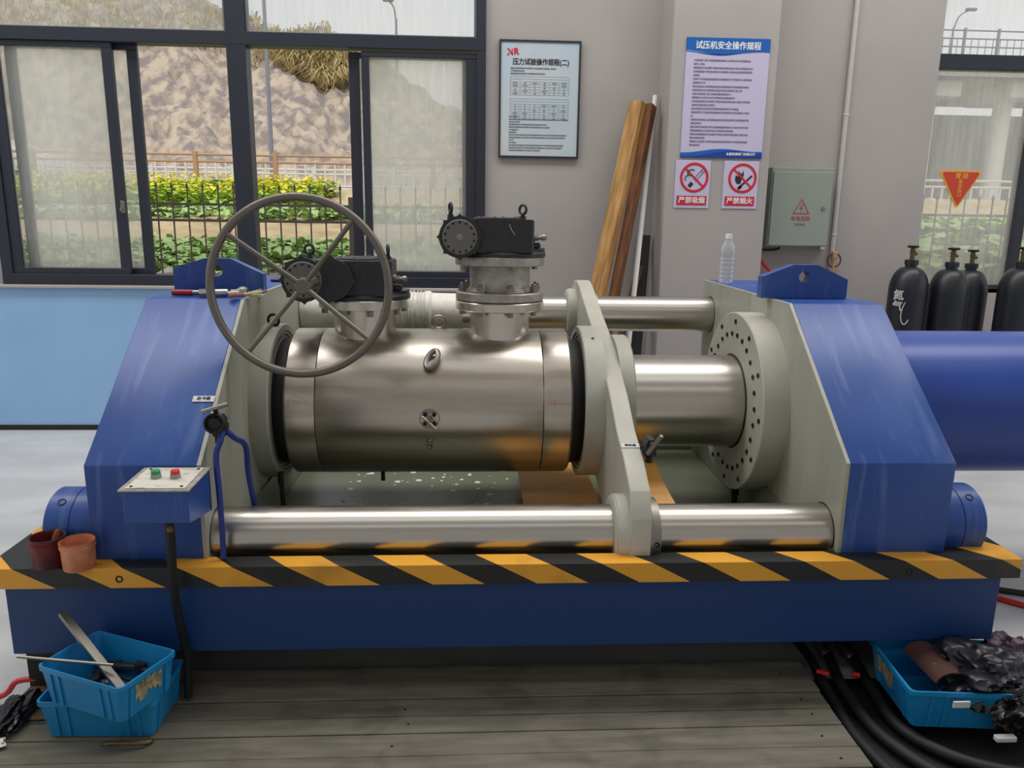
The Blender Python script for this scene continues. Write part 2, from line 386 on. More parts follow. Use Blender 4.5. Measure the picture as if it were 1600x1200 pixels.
# windows ---------------------------------------------------------------
def bars(bm, L, y0, y1):
    for k, (x0, x1, z0, z1) in enumerate(L): box(bm, x0, x1, y0 + k * .0006, y1 + k * .0006, z0, z1, .003)
W1 = setp(thing('window_1', None, None, (-1.5, YW, 1.03)), kind='structure')
bm = B(); bars(bm, [(-3.14, .09, 1.0, 1.075), (-3.14, .09, 2.545, 2.625), (-3.14, .09, 3.82, 3.9), (-3.14, -3.07, 1.075, 3.82), (-1.575, -1.452, 1.075, 3.82), (.03, .09, 1.075, 3.82)], 5.36, 5.48)
part('frame', bm, 'frame_alu', W1)
def sash(x0, x1, z0, z1, y, st=.065, m='frame_alu', pane='pane_frosted', wl=None, handle=None, win=None):
    wl = wl or st
    bm = B(); bars(bm, [(x0, x1, z0, z0 + .04), (x0, x1, z1 - .035, z1), (x0, x0 + wl, z0 + .04, z1 - .035), (x1 - st, x1, z0 + .04, z1 - .035)], y, y + .035)
    s = part('sash', bm, m, win or W1)
    bm = B(); box(bm, x0 + wl - .003, x1 - st + .003, y + .014, y + .02, z0 + .037, z1 - .032)
    part('pane', bm, pane, s)
    if handle:
        bm = B(); box(bm, handle - .012, handle + .012, y - .025, y, 1.48, 1.56, .004); cyl(bm, (handle, y - .02, 1.52), (handle, y - .05, 1.5), .008, n=10)
        part('latch', bm, 'bolt_steel', s)
    return s
sash(-3.07, -2.30, 1.075, 2.545, 5.375, handle=-2.31)
sash(-2.995, -2.166, 1.075, 2.545, 5.43, m='frame_alu')
sash(-.81, .0, 1.075, 2.53, 5.43, wl=.07)
sash(-.72, .035, 1.075, 2.53, 5.375, wl=.05, st=.075, handle=-.0)
for a, b in ((-3.07, -1.575), (-1.452, .03)):
    bm = B(); box(bm, a, b, 5.41, 5.416, 2.625, 3.82); part('pane', bm, 'pane_dusty' if a < -2 else 'pane_light', W1)
    bm = B(); bars(bm, [(a, b, 2.622, 2.637), (a, a + .018, 2.637, 3.82), (b - .018, b, 2.637, 3.82)], 5.395, 5.43); part('glazing_bead', bm, 'frame_light', W1)
bm = B(); box(bm, -3.2, .12, 5.30, 5.4, .985, 1.003, .003); part('sill', bm, 'wall_paint', W1)
W2 = setp(thing('window_2', None, None, (4.5, YW, 1.03)), kind='structure')
bm = B(); bars(bm, [(3.16, 6.2, 1.0, 1.06), (3.16, 6.2, 2.515, 2.61), (3.16, 6.2, 3.82, 3.9), (6.13, 6.2, 1.06, 3.82), (3.86, 3.93, 1.06, 2.515)], 5.40, 5.5)
part('frame', bm, 'frame_alu', W2)
bm = B(); box(bm, 3.16, 3.86, 5.44, 5.446, 1.06, 2.515); part('pane', bm, 'pane_frosted', W2)
bm = B(); box(bm, 3.16, 6.13, 5.44, 5.446, 2.61, 3.82); part('pane', bm, 'pane_light', W2)
bm = B(); box(bm, 3.93, 6.13, 5.44, 5.446, 1.06, 2.515); part('pane', bm, 'pane_dusty', W2)

# ------------------------------------------------------------------ pressure test bench
YC, ZC = 2.965, .785
RF = (2.29, .52); RB = (3.63, 1.05)      # tie rod axes (y, z)
T = thing('pressure_test_bench', 'large blue and grey pressure test bench on a hazard striped base', 'test machine', (.18, 2.95, 0))
bm = B()
prism(bm, [[(-1.405, 2.12), (1.70, 2.12), (1.70, 3.86), (-1.405, 3.86)], [(-.81, 2.192), (1.165, 2.192), (1.165, 3.76), (-.81, 3.76)]], 2, .424, .486)
part('base_rim', bm, 'hazard_stripes', T, label='top rim of the base painted in black and yellow hazard stripes')
bm = B(); box(bm, -1.362, 1.66, 2.145, 2.165, .2, .424, .002); box(bm, -1.362, -1.342, 2.165, 3.83, .2, .424); box(bm, 1.64, 1.66, 2.165, 3.83, .2, .424); box(bm, -1.362, 1.66, 3.81, 3.83, .2, .424)
part('base_frame', bm, 'dark_blue_paint', T)
for hx, hz in ((-1.02, .452), (1.345, .448)):
    bm = B(); lathe(bm, (hx, 2.1215, hz), (0, -1, 0), [(0, .011), (.003, .011), (.003, .007), (.0005, .006), (.0005, 0)], 14, False, False); part('bolt_hole', bm, 'black_and_shade', T)
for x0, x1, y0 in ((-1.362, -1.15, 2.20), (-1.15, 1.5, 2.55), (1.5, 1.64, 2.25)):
    bm = B(); box(bm, x0 + .002, x1 - .002, y0, 3.8, 0, .2); part('skid_and_void', bm, 'black_and_shade', T)  # middle box fills the void under the beam, its shade painted black
# drip trough between the end blocks
bm = B(); box(bm, -.778, 1.132, 2.17, 3.78, .30, .31); box(bm, -.778, 1.132, 2.192, 2.2, .31, .424); box(bm, -.778, 1.132, 3.752, 3.76, .31, .486); box(bm, -.784, -.778, 2.2, 3.752, .31, .486); box(bm, 1.132, 1.139, 2.2, 3.752, .31, .486)
trough = part('drip_trough', bm, 'tray_paint', T)

FRONT = [(2.18, .486), (2.18, .778), (2.712, 1.205), (3.752, 1.205), (3.70, .47), (3.30, .33), (2.24, .33)]
def outer(y): return y
for side, x0, x1, xf in (('L', -1.118, -.797, -.785), ('R', 1.153, 1.487, 1.141)):
    bm = B(); prism(bm, [FRONT], 0, x0, x1)
    bmesh.ops.bevel(bm, geom=list(bm.edges), offset=.003, segments=1, affect='EDGES')
    bl = part('end_block', bm, 'blue_paint', T, at=((x0 + x1) / 2, YC, .8))
    bm = B(); prism(bm, [FRONT], 0, min(xf, x0 if side == 'R' else x1), max(xf, x0 if side == 'R' else x1)); part('face_plate', bm, 'grey_paint', bl, label='grey painted inner face')
    # lifting lug
    y0 = 2.88; c = x0 + (x1 - x0) / 2
    lx0, lx1 = (-1.083, -.762) if side == 'L' else (1.100, 1.432)
    cc = (lx0 + lx1) / 2; hh = .058
    poly = [(lx0, 1.207), (lx0, 1.296 if side == 'L' else 1.288), (cc - .048, 1.333), (cc + .045, 1.333), (lx1, 1.279), (lx1, 1.207)]
    bm = B(); prism(bm, [poly, circle2((cc - .005, 1.288), .021, 24)], 1, y0, y0 + .045); part('lifting_lug', bm, 'blue_paint', bl)
    # end nut of the front rod
    e = -1 if side == 'L' else 1; xs = x0 + .01 if side == 'L' else x1 - .01
    Ln = .165 if side == 'L' else .16
    for (yy, zz, rr) in ((RF[0] + (.03), RF[1] + .02, .118), (RB[0], RB[1] - .01, .118)):
        bm = B(); lathe(bm, (xs, yy, zz), (e, 0, 0), [(0, rr), (Ln * .52, rr), (Ln * .525, rr - .003), (Ln * .535, rr - .003), (Ln * .54, rr), (Ln - .006, rr), (Ln, rr - .006), (Ln, 0)], 48, True, False)
        cp = part('rod_end_nut', bm, 'blue_paint', T)
        bm = B(); hp = Vector((xs + e * Ln * .74, yy, zz)); ddir = Vector((0, -.55, .83)); lathe(bm, hp + ddir * (rr - .001), ddir, [(0, .0125), (.003, .0125), (.003, .009), (-.0005 + .001, .008), (.0005, 0)], 14, False, False)
        part('spanner_hole', bm, 'black_and_shade', cp)
for k, (yy, zz) in enumerate((RF, RB)):
    bm = B(); cyl(bm, (-.79, yy, zz), (1.143, yy, zz), .083, n=64); part('tie_rod', bm, 'steel_chrome', T, smooth=40)
    for xx in (1.141, -.785):
        bm = B(); torus(bm, (xx, yy, zz), (1, 0, 0), .0845, .0022, 48, 6); part('rod_seal', bm, 'rubber', T)
# cloth and film wrapped round the rear rod
bm = B(); rr = R_
prof = []
x = -.782
while x < -.19:
    tt = (x + .782) / .59; base = .0885 + .006 * math.sin(x * 31) + (.008 if x > -.33 else 0) + R_.uniform(-.0015, .0015); prof.append((x + .782, base)); x += .0085 if x > -.33 else .02
prof += [(.60, .088), (.68, .0872), (.74, .0852)]
fs = lathe(bm, (-.782, RB[0], RB[1]), (1, 0, 0), prof, 48, True, True)
for v in bm.verts:
    a = math.atan2(v.co.z - RB[1], v.co.y - RB[0]); q = 1 + .04 * noise.noise(Vector((v.co.x * 9, math.cos(a) * 2, math.sin(a) * 2))) + .03
    v.co.y = RB[0] + (v.co.y - RB[0]) * q; v.co.z = RB[1] + (v.co.z - RB[1]) * q
part('rod_wrapping', bm, 'plastic_clear_white', T, label='creased white film wrapped and tied round the rear tie rod')
for xx in (-.30, -.285, -.268, -.25, -.235, -.216):
    bm = B(); torus(bm, (xx, RB[0], RB[1]), (1, R_.uniform(-.06, .06), 0), .1, .0022, 40, 5); part('binding_string', bm, 'paper_white', T)

# fixed head flange on left block
def rings(bm, x, prof, n=96): lathe(bm, (x, YC, ZC), (1, 0, 0), prof, n)
bm = B(); rings(bm, -.787, [(0, .298), (.066, .298), (.070, .294), (.070, .270), (.050, .269), (.050, 0)]);
hf = part('head_flange', bm, 'grey_paint', T)
bm = B(); rings(bm, -.740, [(0, .268), (.020, .268), (.020, .258), (.012, .257), (.012, .246), (.022, .245), (.022, .232), (.012, .231), (.012, .2), (.0, .2)]); part('clamping_rings', bm, 'cast_steel', hf, label='stepped concentric steel rings')
bm = B(); lathe(bm, (-.735, YC, ZC), (1, 0, 0), [(0, .243), (.030, .243), (.035, .246), (.062, .246), (.062, .225), (0, .225)], 96, False, False); part('seal_ring', bm, 'rubber', hf, label='black rubber seal ring')
bm = B(); torus(bm, (-.745, 2.93, 1.103), (.2, 1, .1), .021, .0055, 24, 8); cyl(bm, (-.745, 2.93, 1.075), (-.745, 2.93, 1.087), .01, n=10); part('eye_bolt', bm, 'dark_steel', hf)
# blue main cylinder barrel
bm = B(); lathe(bm, (1.48, YC, ZC), (1, 0, 0), [(0, .285), (1.75, .285), (1.77, .27), (1.77, 0)], 96, True, False); part('hydraulic_cylinder', bm, 'tank_blue_paint', T, label='long blue hydraulic cylinder barrel behind the right block')
# big bolted gland flange
bm = B(); lathe(bm, (1.145, YC, ZC), (-1, 0, 0), [(0, .355), (.100, .355), (.104, .351), (.104, .19), (.100, .187), (.100, 0)], 96, True, False)
gf = part('gland_flange', bm, 'grey_paint_light', T)
N = 28; first = None
for i in range(N):
    a = 2 * PI * (i + .5) / N; p = (1.041, YC + .27 * math.cos(a), ZC + .27 * math.sin(a))
    if first is None:
        bm = B(); bolt_head(bm, p, (-1, 0, 0), .0095, .004); first = part('bolt', bm, 'dark_steel', gf, at=p); p0 = Vector(p)
    else: copy_part(first, gf, Vector(p) - p0)
for i in range(12):
    a = 2 * PI * i / 12; p = (1.041, YC + .32 * math.cos(a), ZC + .32 * math.sin(a))
    copy_part(first, gf, Vector(p) - p0)
bm = B(); cyl(bm, (1.09, YC, .432), (1.09, YC, .41), .024, n=6); cyl(bm, (1.09, YC, .41), (1.09, YC, .385), .017, n=6); cyl(bm, (1.09, YC, .385), (1.09, YC, .35), .012, n=12); part('drain_fitting', bm, 'dark_steel', gf)
# piston rod
bm = B(); cyl(bm, (.56, YC, ZC), (1.05, YC, ZC), .182, n=96); part('piston_rod', bm, 'steel_chrome', T, smooth=40)
bm = B(); torus(bm, (1.040, YC, ZC), (1, 0, 0), .184, .003, 72, 6); part('rod_wiper', bm, 'rubber', T)
# travelling crosshead plate
fo = [(2.205, .62), (2.262, .676), (2.467, .785), (2.613, .882), (2.881, 1.008), (3.241, 1.118)]
pts = circle2(RF, .122, 14, math.radians(300), math.radians(170), True)
pts = [(p[0], max(p[1], .43)) for p in pts]
def mir(p): return (2 * YC - p[0] - .01, 2 * ZC - p[1])
half1 = [(2.172, .48), (2.178, .60), (2.215, .68), (2.32, .742), (2.467, .80), (2.613, .885), (2.881, 1.01), (3.2, 1.10), (3.50, 1.195), (3.58, 1.21)]
half1 = half1 + [(3.66, 1.205), (3.72, 1.17), (3.745, 1.12)]
poly = half1 + [mir(p) for p in half1]
bm = B(); prism(bm, [poly], 0, .487, .551); bmesh.ops.bevel(bm, geom=list(bm.edges), offset=.003, segments=1, affect='EDGES')
ch = part('crosshead', bm, 'grey_paint_light', T)
bm = B(); lathe(bm, (.49, YC, ZC), (-1, 0, 0), [(0, .296), (.072, .296), (.076, .292), (.076, .270), (.056, .269), (.056, 0)], 96, True, False)
cf = part('crosshead_flange', bm, 'grey_paint_light', ch)
bm = B(); lathe(bm, (.44, YC, ZC), (-1, 0, 0), [(0, .268), (.020, .268), (.020, .258), (.012, .257), (.012, .246), (.022, .245), (.022, .232), (.012, .231), (.012, .2), (.0, .2)], 96); part('clamping_rings', bm, 'cast_steel', ch, label='stepped concentric steel rings')
bm = B(); lathe(bm, (.435, YC, ZC), (-1, 0, 0), [(0, .243), (.030, .243), (.035, .246), (.061, .246), (.061, .225), (0, .225)], 96, False, False); part('seal_ring', bm, 'rubber', ch, label='black rubber seal ring')
bm = B(); lathe(bm, (.549, YC, ZC), (1, 0, 0), [(0, .262), (.052, .262), (.058, .256), (.058, .17)], 96, True, True); part('piston_flange', bm, 'grey_paint', ch)
for (yy, zz) in (RF, RB):
    bm = B(); lathe(bm, (.489, yy, zz), (-1, 0, 0), [(0, .117), (.034, .117), (.036, .112), (.040, .112), (.042, .106), (.046, .100), (.046, .086)], 64, True, True); part('guide_collar', bm, 'grey_paint_light', ch)
    bm = B(); lathe(bm, (.549, yy, zz), (1, 0, 0), [(0, .112), (.010, .112), (.012, .108), (.038, .104), (.040, .086)], 64, True, True); gc = part('guide_bush', bm, 'steel_dull', ch)
    bm = B(); a = math.radians(188); lathe(bm, (.573, yy + .104 * math.cos(a), zz + .104 * math.sin(a) + .01), (0, math.cos(a), math.sin(a)), [(0, .009), (.004, .009), (.004, .005), (.002, .004), (.002, 0)], 12, False, False); part('bolt', bm, 'dark_steel', ch)
# set screw holes in the rim of the crosshead flange
bm = B(); a = math.radians(115); lathe(bm, (.455, YC + .296 * math.cos(a), ZC + .296 * math.sin(a)), (0, math.cos(a), math.sin(a)), [(0, .006), (.002, .006), (.002, 0)], 10, False, False); part('set_screw', bm, 'black_and_shade', ch)

# name plates
def plate(parent, c, right, up, w_, h_, body, nm='name_plate'):
    c = Vector(c); r = Vector(right).normalized(); u = Vector(up).normalized(); n = r.cross(u)
    bm = B(); box(bm, -w_ / 2, w_ / 2, -h_ / 2, h_ / 2, 0, .002); mm = Matrix((r, u, n)).transposed().to_4x4(); mm.translation = c; bmesh.ops.transform(bm, matrix=mm, verts=bm.verts)
    for s_ in (-1, 1): lathe(bm, c + r * s_ * w_ * .44 + n * .002, n, [(0, .003), (.0015, .002), (.0015, 0)], 8, False, False)
    p = part(nm, bm, 'paper_white', parent)
    return c, r, u, n, p
sl = Vector((0, .532, .427)).normalized()
c, r, u, n, p = plate(T, (-.828, 2.368, .931), (1, 0, 0), sl, .066, .022, '')
part('lettering', text_bm('左卡盘', .014, c + n * .0025, r, u, bold=.0004), 'ink_black', p)
u2 = Vector((0, .146, .085)).normalized()
c, r, u, n, p = plate(T, (.519, 2.39, .7705), (1, 0, 0), (0, .147, .058), .060, .02, '')
part('lettering', text_bm('活动盘', .013, c + n * .0025, r, u, bold=.0004), 'ink_black', p)

# push button box on the left block
cb = thing('control_box', None, None, (0, 0, 0)); cb.parent = T; cb.location = -Vector(T.location); ROOT[cb.name] = Vector((0, 0, 0))
for k in ('category', 'label'):
    if k in cb: del cb[k]
bm = B(); prism(bm, [[(2.006, .672), (2.182, .64), (2.182, .768), (2.006, .763)]], 0, -.936, -.762); part('box_body', bm, 'blue_paint', cb)
bm = B(); prism(bm, [[(2.0, .763), (2.182, .768), (2.182, .772), (2.0, .767)]], 0, -.945, -.756); part('box_lid', bm, 'cast_steel', cb)
bm = B(); prism(bm, [[(2.012, .7675), (2.170, .772), (2.170, .774), (2.012, .7695)]], 0, -.930, -.772); part('button_plate', bm, 'scuffed_plate', cb, label='scuffed pale plate with corner screws')
for sx in (-.918, -.784):
    for sy in (2.024, 2.158):
        bm = B(); lathe(bm, (sx, sy, .770 + (sy - 2.02) * .03), (0, 0, 1), [(0, .0045), (.002, .0035), (.002, 0)], 10, False, False); part('screw', bm, 'dark_steel', cb)
for bx, m_ in ((-.877, 'green_plastic'), (-.824, 'red_plastic')):
    bm = B(); lathe(bm, (bx, 2.09, .771), (0, 0, 1), [(0, .0145), (.013, .0135), (.013, 0)], 24, False, False); pb = part('button_collar', bm, 'cabinet_grey', cb)
    bm = B(); lathe(bm, (bx, 2.09, .784), (0, 0, 1), [(0, .0125), (.009, .0125), (.011, .0105), (.011, 0)], 24, False, False); part('push_button', bm, m_, pb, label='green push button' if 'green' in m_ else 'red push button')
bm = B(); tube(bm, [(-.835, 2.05, .66), (-.837, 2.055, .60), (-.842, 2.06, .52), (-.848, 2.075, .42), (-.85, 2.105, .30), (-.848, 2.125, .20), (-.85, 2.125, .13), (-.852, 2.12, .066)], .0125, 10)
for i in range(0): pass
part('cable_conduit', bm, 'hose_rubber', cb)
bm = B(); cyl(bm, (-.835, 2.05, .675), (-.835, 2.05, .63), .011, n=14); part('cable_gland', bm, 'brass', cb)

# needle valve with T handle: c centre, used twice
def t_valve(c, a, b, ring=True):
    c = Vector(c); root = thing('needle_valve', None, None, c); root.parent = T; root.location = c - Vector(T.location)
    for k in ('category', 'label'):
        if k in root: del root[k]
    bm = B(); cyl(bm, c + Vector((0, -.03, .0)), c + Vector((0, .03, 0)), .02, n=6); box(bm, c.x - .016, c.x + .022, c.y - .01, c.y + .03, c.z - .045, c.z - .008, .003); cyl(bm, c + Vector((.0, 0, -.045)), c + Vector((.0, 0, -.065)), .012, n=6); part('valve_body', bm, 'dark_steel', root)
    if ring:
        bm = B(); lathe(bm, c + Vector((0, -.022, 0)), (0, -1, .25), [(0, .030), (.014, .031), (.016, .029), (.016, .025), (.004, .024), (.004, 0)], 28, True, False); part('packing_nut', bm, 'dark_steel', root)
    a = Vector(a); b = Vector(b); m_ = (a + b) / 2
    bm = B(); cyl(bm, c, m_, .007, n=10); part('stem', bm, 'dark_steel', root)
    bm = B(); cyl(bm, a, b, .0065, n=12, ch=.001); part('tee_handle', bm, 'steel_dull', root)
    return root
t_valve((-.742, 2.225, .898), (-.772, 2.185, .937), (-.698, 2.185, .960))
t_valve((.575, 2.36, .79), (.553, 2.29, .775), (.585, 2.25, .845), False)
bm = B(); tube(bm, [(-.728, 2.22, .868), (-.733, 2.2, .84), (-.743, 2.19, .80), (-.738, 2.18, .70), (-.735, 2.175, .60), (-.735, 2.17, .49)], .0085, 10); part('hydraulic_hose', bm, 'blue_hose', T, label='blue hydraulic hose')
bm = B(); tube(bm, [(-.722, 2.23, .87), (-.705, 2.25, .84), (-.690, 2.30, .80), (-.695, 2.33, .70), (-.69, 2.36, .58)], .0085, 10); part('hydraulic_hose', bm, 'blue_hose', T, label='blue hydraulic hose')
bm = B(); cyl(bm, (-.70, 2.74, .565), (-.70, 2.74, .52), .012, n=6); part('hose_fitting', bm, 'dark_steel', T)
bm = B(); tube(bm, [(-.70, 2.74, .53), (-.699, 2.745, .47), (-.695, 2.75, .36)], .0085, 10); part('drain_hose', bm, 'hose_rubber', T)

# water in the trough with flecks of foam
bm = B(); box(bm, -.776, 1.13, 2.202, 3.75, .3105, .335); solo('trough_liquid', bm, 'trough_water', 'dark greenish water lying in the trough under the valve', 'water', (.18, 2.95, .31), kind='stuff')
bm = B(); rr = random.Random(3)
for i in range(120):
    x = rr.uniform(-.55, .35); y = rr.uniform(2.92, 3.5); s = rr.choice([.004, .005, .007, .009, .014]) ; lathe(bm, (x, y, .3355), (0, 0, 1), [(0, s), (.0015, s * .8), (.002, 0)], 7, False, False)
for v in bm.verts: v.co.x = v.co.x
solo('foam_flecks', bm, 'foam', 'white foam flecks floating on the dark trough water', 'foam', (0, 2.9, .3355), kind='stuff')
# plywood sheets in the trough
for (pl, ang, y0, lab) in (([(.215, 0), (.52, 0), (.50, .9), (.20, .9)], 5, 2.42, 'orange yellow plywood sheet lying in the trough under the valve'),
                      ([(.58, 0), (.80, 0), (.775, .18), (.735, .36), (.72, .50), (.59, .50)], 27, 2.46, 'orange yellow plywood piece leaning in the trough right of the crosshead')):
    bm = B(); prism(bm, [pl], 2, -.005, .005)
    bmesh.ops.rotate(bm, verts=bm.verts, cent=(0, 0, 0), matrix=Matrix.Rotation(math.radians(ang), 3, 'X'))
    bmesh.ops.translate(bm, verts=bm.verts, vec=(0, y0, .346))
    solo('plywood_sheet', bm, 'plywood', lab, 'board', (pl[0][0] + .1, y0 + .2, .34), 'plywood sheets in the trough')

# ------------------------------------------------------------------ double stem ball valve
XV = (-.406, .108)
V = thing('ball_valve', 'long brushed steel double stem ball valve clamped horizontally in the test bench', 'valve', (-.15, YC, ZC - .281))
bm = B(); lathe(bm, (-.557, YC, ZC), (1, 0, 0), [(0, .279), (.003, .281), (.815, .281), (.818, .279)], 128); part('valve_body', bm, 'steel_turned', V, smooth=40)
for x0, x1, sg in ((-.671, -.5595, 1), (.2635, .371, -1)):
    bm = B(); lathe(bm, (x0, YC, ZC), (1, 0, 0), [(0, .272 if sg > 0 else .2785), (.009 if sg > 0 else .003, .2805), (x1 - x0 - (.003 if sg > 0 else .009), .2805), (x1 - x0, .2785 if sg > 0 else .272)], 128); e_ = part('end_connector', bm, 'steel_turned', V, smooth=40)
def on_body(a, r=.281): return (YC - r * math.cos(a), ZC + r * math.sin(a))
# scribed marks
def scribe(x, a, pts, nm='scribed_mark', m='ink_grey', wd=.0012):
    bm = B()
    for p, q in zip(pts, pts[1:]):
        P1 = Vector((x + p[0], *on_body(a + p[1] / .281, .2812))); P2 = Vector((x + q[0], *on_body(a + q[1] / .281, .2812)))
        tube(bm, [P1, P2], wd * .5, 4, smooth=False)
    return part(nm, bm, m, V)
scribe(-.62, .19, [(.03 * math.cos(t / 10 * PI), .026 * math.sin(t / 10 * PI)) for t in range(11)], wd=.001)
scribe(-.62, .19, [(-.012, .0), (-.012, .012), (-.004, .012), (-.004, 0), (.004, 0), (.004, .012), (.012, .012), (.012, 0)], wd=.001)
scribe(.315, .19, [(-.045, .002), (.05, -.002)], m='ink_dull_red', wd=.0018)
scribe(.31, .19, [(-.008, -.012), (-.006, .014)], m='ink_dull_red', wd=.0015)
# trunnion drain valve and nipple on the front
a = .0; y_, z_ = on_body(math.radians(-1))
dc = Vector((-.149, y_, .783))
bm = B(); lathe(bm, dc + Vector((0, .002, 0)), (0, -1, 0), [(0, .037), (.004, .037), (.004, .033), (.0015, .033), (.0015, 0)], 36, False, False); dv = part('drain_port', bm, 'steel_dull', V)
for k in range(4):
    a = PI / 4 + k * PI / 2; p = dc + Vector((.023 * math.cos(a), -.001, .023 * math.sin(a))); bm = B(); bolt_head(bm, p, (0, -1, 0), .0075, .007); part('bolt', bm, 'dark_steel', dv)
bm = B(); cyl(bm, dc, dc + Vector((0, -.022, 0)), .013, n=6); cyl(bm, dc + Vector((0, -.02, 0)), dc + Vector((0, -.04, 0)), .006, n=10); part('drain_stem', bm, 'bolt_steel', dv)
bm = B(); cyl(bm, dc + Vector((-.024, -.036, .018)), dc + Vector((.024, -.036, -.028)), .005, n=12, ch=.001); part('tee_handle', bm, 'steel_chrome', dv)
bm = B(); q = Vector((-.149, *on_body(math.radians(-18)))); dq = Vector((0, -1, -.3)); lathe(bm, q, dq, [(0, .011), (.012, .011), (.014, .008), (.03, .008), (.032, .011), (.038, .011), (.038, .006), (.03, 0)], 16, False, False); part('grease_nipple', bm, 'bolt_steel', V)
bm = B(); q = Vector((-.58 + .14, *on_body(math.radians(-80)))); cyl(bm, (-.34, 2.86, .53), (-.34, 2.86, .49), .008, n=8); part('bottom_plug', bm, 'dark_steel', V)
# lifting links (front and rear)
a = math.radians(43); q = Vector((-.142, *on_body(a))); nr = Vector((0, -math.cos(a), math.sin(a))); tn = Vector((0, math.sin(a), math.cos(a)))
lk = []
for t in range(24):
    th = 2 * PI * t / 24; lk.append(q + nr * (.018 + .010 * math.cos(th)) + tn * (.036 * math.sin(th)) + Vector((.020 * math.cos(th) + .008 * math.sin(th), 0, 0)))
bm = B(); tube(bm, lk, .0105, 10, closed=True); cyl(bm, q - nr * .01 - tn * .022, q + nr * .02 - tn * .022, .015, n=12); part('lifting_eye', bm, 'steel_dull', V)
a = math.radians(110); q = Vector((-.13, *on_body(a))); nr = Vector((0, -math.cos(a), math.sin(a)))
bm = B(); torus(bm, q + nr * .03, (0, 1, .2), .026, .008, 24, 8); part('lifting_eye', bm, 'steel_dull', V)

def bolts_on(parent, c, R, n, z0, z1, r, m='bolt_steel', ph=0, nm='bolt', both=None):
    f = None
    for i in range(n):
        a = 2 * PI * (i + ph) / n; p = Vector((c[0] + R * math.cos(a), c[1] + R * math.sin(a), 0))
        if f is None:
            bm = B(); cyl(bm, p + Vector((0, 0, z0)), p + Vector((0, 0, z1)), r, n=6)
            if both: lathe(bm, p + Vector((0, 0, z1)), (0, 0, 1), [(0, r * .6), (both, r * .6), (both + .003, r * .4)], 10)
            f = part(nm, bm, m, parent, at=(p.x, p.y, z0)); fp = p
        else: copy_part(f, parent, p - fp)
# left stem
x = XV[0]; c = (x, YC)
bm = B(); lathe(bm, (x, YC, 1.0), (0, 0, 1), [(0, .116), (.148, .116)], 64); part('stem_neck', bm, 'steel_neck', V)
bm = B(); lathe(bm, (x, YC, 1.147), (0, 0, 1), [(0, .105), (.006, .105), (.006, .150), (.009, .172), (.040, .172), (.043, .169)], 64); mf = part('mounting_flange', bm, 'steel_neck', V)
bolts_on(mf, c, .150, 8, 1.132, 1.153, .013, ph=.32)
# right stem
x = XV[1]; c = (x, YC)
bm = B(); lathe(bm, (x, YC, 1.0), (0, 0, 1), [(0, .115), (.146, .115)], 64); part('stem_neck', bm, 'steel_neck', V)
bm = B(); lathe(bm, (x, YC, 1.150), (0, 0, 1), [(-.004, .11), (0, .11), (0, .166), (.003, .169), (.030, .169), (.033, .166)], 72); lf = part('lower_flange', bm, 'steel_neck', V)
bm = B(); lathe(bm, (x, YC, 1.186), (0, 0, 1), [(0, .165), (.003, .168), (.029, .168), (.033, .164), (.033, .12), (.04, .12)], 72); uf = part('spool_flange', bm, 'cast_steel', V)
bolts_on(uf, c, .146, 8, 1.218, 1.240, .0165, ph=.3, both=.008); bolts_on(lf, c, .146, 8, 1.132, 1.151, .013, ph=.3)
bm = B(); lathe(bm, (x, YC, 1.22), (0, 0, 1), [(0, .124), (.006, .118), (.014, .115), (.085, .115), (.10, .118)], 64); part('adapter_spool', bm, 'cast_steel', V)
bm = B(); lathe(bm, (x, YC, 1.317), (0, 0, 1), [(0, .167), (.003, .170), (.031, .170), (.034, .167)], 72); tf = part('mounting_flange', bm, 'cast_steel', V)
bolts_on(tf, c, .146, 4, 1.298, 1.317, .014, ph=.22)

